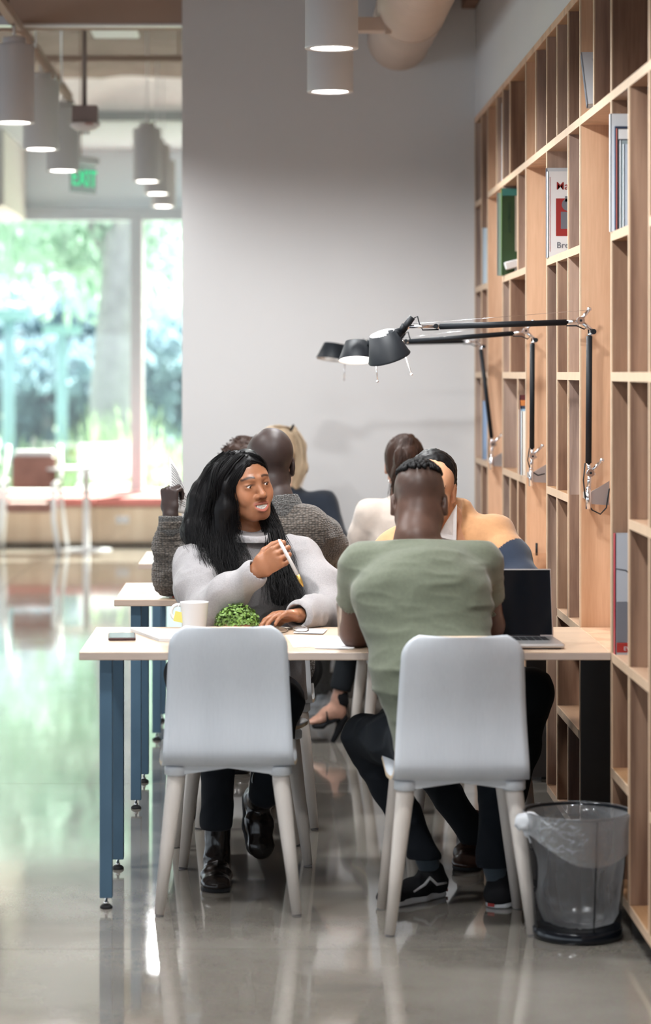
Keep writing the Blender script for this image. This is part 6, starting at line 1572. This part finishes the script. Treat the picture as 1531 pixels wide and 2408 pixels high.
# ================================================================== things on the tables behind
def onT2(px, d): return onT(px, d)
sheet('paper_sheet', [cxy(292, 9.30), cxy(385, 9.28), cxy(380, 9.62), cxy(305, 9.64)], TZ, 'blank sheet at the left end of the middle table', m=M_pl)
t = empty('card_box', onT(413, 9.13), rz=.05, label='small white and red card box on the middle table beside the knit elbow', cat='box')
MB().bbox(-.024, .024, -.03, .03, 0, .012, .001).build('tray', M_paper, t, True); MB().bbox(-.013, .011, -.0305, .03, .0, .0165, .001).build('red_label', mat('card red', (.62, .10, .07), .5), t, True)
cb = empty('cable_bundle', onT(778, 9.45), label='loose bundle of thin white cables on the middle table', cat='cable'); s = MB(); r = random.Random(8); c = onT(778, 9.45)
for k in range(7):
    a0 = r.uniform(0, 6); R1, R2 = r.uniform(.02, .05), r.uniform(.015, .03); o = Vector((r.uniform(-.015, .015), r.uniform(-.02, .02), .012))
    s.tube([c+o+Vector((R1*math.cos(a0+t*.7), R2*math.sin(a0+t*.7), .012*math.sin(t*1.3+k)+.004)) for t in range(10)], .0016, 6)
s.build('wires', M_white, cb)
for k, (col, lb) in enumerate([((.10, .20, .17), 'dark green book lying at the bottom of the stack on the farthest table'), ((.70, .27, .14), 'orange book lying second in the stack on the farthest table'), ((.55, .60, .55), 'pale book lying third in the stack on the farthest table'), ((.72, .35, .24), 'salmon book on top of the stack on the farthest table')]):
    o = empty('book', (onT(770, 10.95).x, 10.80+.01*k, TZ+.0005+.0165*k), rz=.05*k-.06, label=lb, cat='book', group='flat stack of books on the farthest table')
    MB().box(0, .22, -.09, .09, 0, .0025).box(0, .22, -.09, .09, .0135, .016).box(0, .003, -.09, .09, 0, .016).build('cover', bookmat(col), o, True); MB().box(.003, .215, -.087, .087, .0025, .0135).build('pages', M_paper, o, True)
# dark coat over the back of the woman's chair side
# ================================================================== waste bin
wb_c = Vector((P(1358, 0, 7.03).x, 7.03, 0)); bn_ = empty('waste_bin', wb_c, label='round black wire mesh waste bin with a clear plastic liner by the bookcase', cat='bin')
M_mesh = bpy.data.materials.new('black wire mesh'); M_mesh.use_nodes = True
N = M_mesh.node_tree.nodes; L = M_mesh.node_tree.links; b = N['Principled BSDF']; b.inputs['Base Color'].default_value = (.03, .032, .036, 1); b.inputs['Metallic'].default_value = .6; b.inputs['Roughness'].default_value = .4; b.inputs['Alpha'].default_value = .52
rb, rt, hb_ = .118, .1435, .343
MB().lathe([(rb, .025), (rt-.001, hb_-.004)], wb_c, 72).build('mesh_wall', M_mesh, bn_)
MB().lathe([(0, .004), (rb-.012, .002), (rb-.004, 0), (rb+.003, .003), (rb+.005, .010), (rb+.005, .03), (rb+.001, .032), (rb-.001, .028), (rb-.002, .008), (0, .007)], wb_c, 60).build('base_pan', M_blackg, bn_)
MB().tube([wb_c+Vector((rt*math.cos(t), rt*math.sin(t), hb_)) for t in [2*PI*k/64 for k in range(64)]], .0045, 10, closed=True).build('rim', M_blackg, bn_)
t_ = math.radians(-75); MB().cyl(wb_c+Vector((rb*math.cos(t_), rb*math.sin(t_), .03)), wb_c+Vector((rt*math.cos(t_), rt*math.sin(t_), hb_-.004)), .0022, n=8).build('seam_rod', M_black, bn_)
M_bag = bpy.data.materials.new('clear plastic film'); M_bag.use_nodes = True
N = M_bag.node_tree.nodes; L = M_bag.node_tree.links; N.remove(N['Principled BSDF'])
tr = N.new('ShaderNodeBsdfTransparent'); df = N.new('ShaderNodeBsdfTranslucent'); d2 = N.new('ShaderNodeBsdfDiffuse'); gs_ = N.new('ShaderNodeBsdfGlossy'); gs_.inputs['Roughness'].default_value = .18; m1 = N.new('ShaderNodeMixShader'); m2 = N.new('ShaderNodeMixShader'); m3 = N.new('ShaderNodeMixShader')
df.inputs[0].default_value = (.85, .86, .88, 1); d2.inputs[0].default_value = (.8, .82, .85, 1); m1.inputs[0].default_value = .5; L.new(df.outputs[0], m1.inputs[1]); L.new(d2.outputs[0], m1.inputs[2]); m3.inputs[0].default_value = .35; L.new(m1.outputs[0], m3.inputs[1]); L.new(gs_.outputs[0], m3.inputs[2])
lw_ = N.new('ShaderNodeLayerWeight'); lw_.inputs[0].default_value = .35; mr = N.new('ShaderNodeMapRange'); mr.inputs[3].default_value = .30; mr.inputs[4].default_value = .92; L.new(lw_.outputs['Facing'], mr.inputs[0]); L.new(mr.outputs[0], m2.inputs[0]); L.new(tr.outputs[0], m2.inputs[1]); L.new(m3.outputs[0], m2.inputs[2]); L.new(m2.outputs[0], N['Material Output'].inputs[0])
nt_ = N.new('ShaderNodeTexNoise'); nt_.inputs['Scale'].default_value = 30; nt_.inputs['Distortion'].default_value = 1.5; tcc = N.new('ShaderNodeTexCoord'); L.new(tcc.outputs['Object'], nt_.inputs['Vector']); bpp = N.new('ShaderNodeBump'); bpp.inputs['Strength'].default_value = .6; bpp.inputs['Distance'].default_value = .01; L.new(nt_.outputs['Fac'], bpp.inputs['Height'])
for q in (df, d2, gs_): L.new(bpp.outputs[0], q.inputs['Normal'])
def bagmesh(rows, n=96, amp=.01, seed=0.):
    vs = []
    for (rr_, z, a) in rows:
        for k in range(n):
            t = 2*PI*k/n; q = float(vnoise(np.array(3+2.2*math.cos(t)+seed), np.array(3+2.2*math.sin(t)), np.array(z*16)))
            q2 = float(vnoise(np.array(3+7*math.cos(t)), np.array(3+7*math.sin(t)+seed), np.array(z*30)))
            R_ = rr_+a*(q*.8+q2*.4); vs.append(wb_c+Vector((R_*math.cos(t), R_*math.sin(t), z+a*.3*q2)))
    return vs, [(i*n+k, i*n+(k+1) % n, (i+1)*n+(k+1) % n, (i+1)*n+k) for i in range(len(rows)-1) for k in range(n)]
rows = [(.02, .030, .006), (.06, .034, .012), (.095, .046, .014), (.108, .07, .014), (.110, .11, .022), (.108, .15, .028), (.112, .19, .026), (.120, .24, .016), (.128, .29, .008), (.137, .33, .003), (rt+.001, hb_+.004, .001)]
vs, fs = bagmesh(rows); MB().add(vs, fs, 0, True).build('liner', M_bag, bn_)
# folded over the rim, hanging lower at the right than at the left
s = MB(); n = 96; vs = []
for j in range(9):
    for k in range(n):
        t = 2*PI*k/n; drop = .085+.045*math.cos(t+.9)+.012*math.sin(3*t); f = j/8; q = float(vnoise(np.array(5+6*math.cos(t)), np.array(5+6*math.sin(t)), np.array(f*2.)))
        R_ = rt+.0055+.004*q*f-(rt-rb)*f*drop/hb_*1.0+.002; vs.append(wb_c+Vector((R_*math.cos(t), R_*math.sin(t), hb_+.006-drop*f)))
s.add(vs, [(j*n+k, j*n+(k+1) % n, (j+1)*n+(k+1) % n, (j+1)*n+k) for j in range(8) for k in range(n)], 0, True).build('liner_overhang', M_bag, bn_)
kc = wb_c+Vector((-.150, -.03, hb_-.022)); s = SDF(N3(kc)-.09, N3(kc)+.09, .004)
s.ell(N3(kc), (.031, .026, .028), .01); s.chain([N3(kc)+V3(.02, 0, .01), N3(kc)+V3(.05, -.03, .0), N3(kc)+V3(.085, -.06, -.015)], [.02, .012, .006], .01); s.cap(N3(kc)+V3(-.005, 0, -.01), N3(kc)+V3(.02, 0, -.055), .014, .006, .01); s.disp(lambda x, y, z: .008*np.abs(vnoise(x*50, y*50, z*50)))
finish(s, 'liner_knot', mat('bunched plastic film', (.78, .81, .85), .3, alpha=.88), bn_, 0)
# ================================================================== furniture by the window
M_wl = mat('white lacquer', (.80, .80, .80), .3)
ch = empty('lounge_chair', (P(75, 0, 22.2).x, 22.2, 0), label='white lounge chair with a brown leather back cushion by the window', cat='chair')
a = P(28, 1150, 22.2); b = P(132, 1072, 22.2)
MB().bbox(a.x, b.x, 22.16, 22.28, a.z, b.z, .03).build('back_cushion', mat('brown leather cushion', (.30, .15, .12), .6, nscale=8, namt=.15), ch)
MB().bbox(a.x, b.x, 21.65, 22.2, .36, .45, .03).build('seat_cushion', MATS['brown leather cushion'], ch)
MB().bbox(a.x+.02, b.x-.02, 22.2, 22.3, b.z-.03, b.z+.05, .02).build('headrest', M_wl, ch)
for px in (14, 136):
    x = P(px, 0, 22.1).x; MB().tube([(x, 22.32, P(0, 1048, 22.3).z), (x+.02*(1 if px > 50 else -1), 22.2, .62), (x, 21.7, .60), (x, 21.66, .3), (x+(.05 if px > 50 else -.05), 21.62, .0)], .022, 10).build('arm_frame', M_wl, ch)
    MB().cyl((x, 22.2, .62), (x+(.06 if px > 50 else -.06), 22.42, 0), .018, n=10).build('rear_leg', M_wl, ch)
tb = empty('pedestal_table', (P(203, 0, 22.3).x, 22.3, 0), label='round white pedestal table standing in front of the window bench', cat='table'); c = Vector((P(203, 0, 22.3).x, 22.3, 0))
MB().lathe([(0, 0), (.22, 0), (.22, .008), (.03, .02), (.028, .70), (0, .70)], c, 30).build('pedestal', M_wl, tb); MB().lathe([(0, .70), (.36, .70), (.365, .712), (.36, .725), (0, .725)], c, 40).build('table_top', M_wl, tb)
for i, (px, d, lb) in enumerate([(232, 25.6, 'white garden chair outside the window, nearest the tree trunk'), (278, 26.0, 'white garden chair outside the window beside the mullion')]):
    x = P(px, 0, d).x; t = empty('garden_chair', (x, d, -.02), label=lb, cat='chair', group='white garden chairs on the terrace')
    MB().bbox(-.22, .22, -.2, .2, .42, .45, .01).build('seat', M_wl, t, True); MB().bbox(-.22, .22, .19, .21, .5, .85, .008).build('backrest', M_wl, t, True)
    for sx in (-1, 1):
        for sy in (-1, 1): MB().cyl((sx*.2, sy*.18, 0), (sx*.2, sy*.18, .42 if sy < 0 else .85), .014, n=10).build('leg', M_wl, t, True)
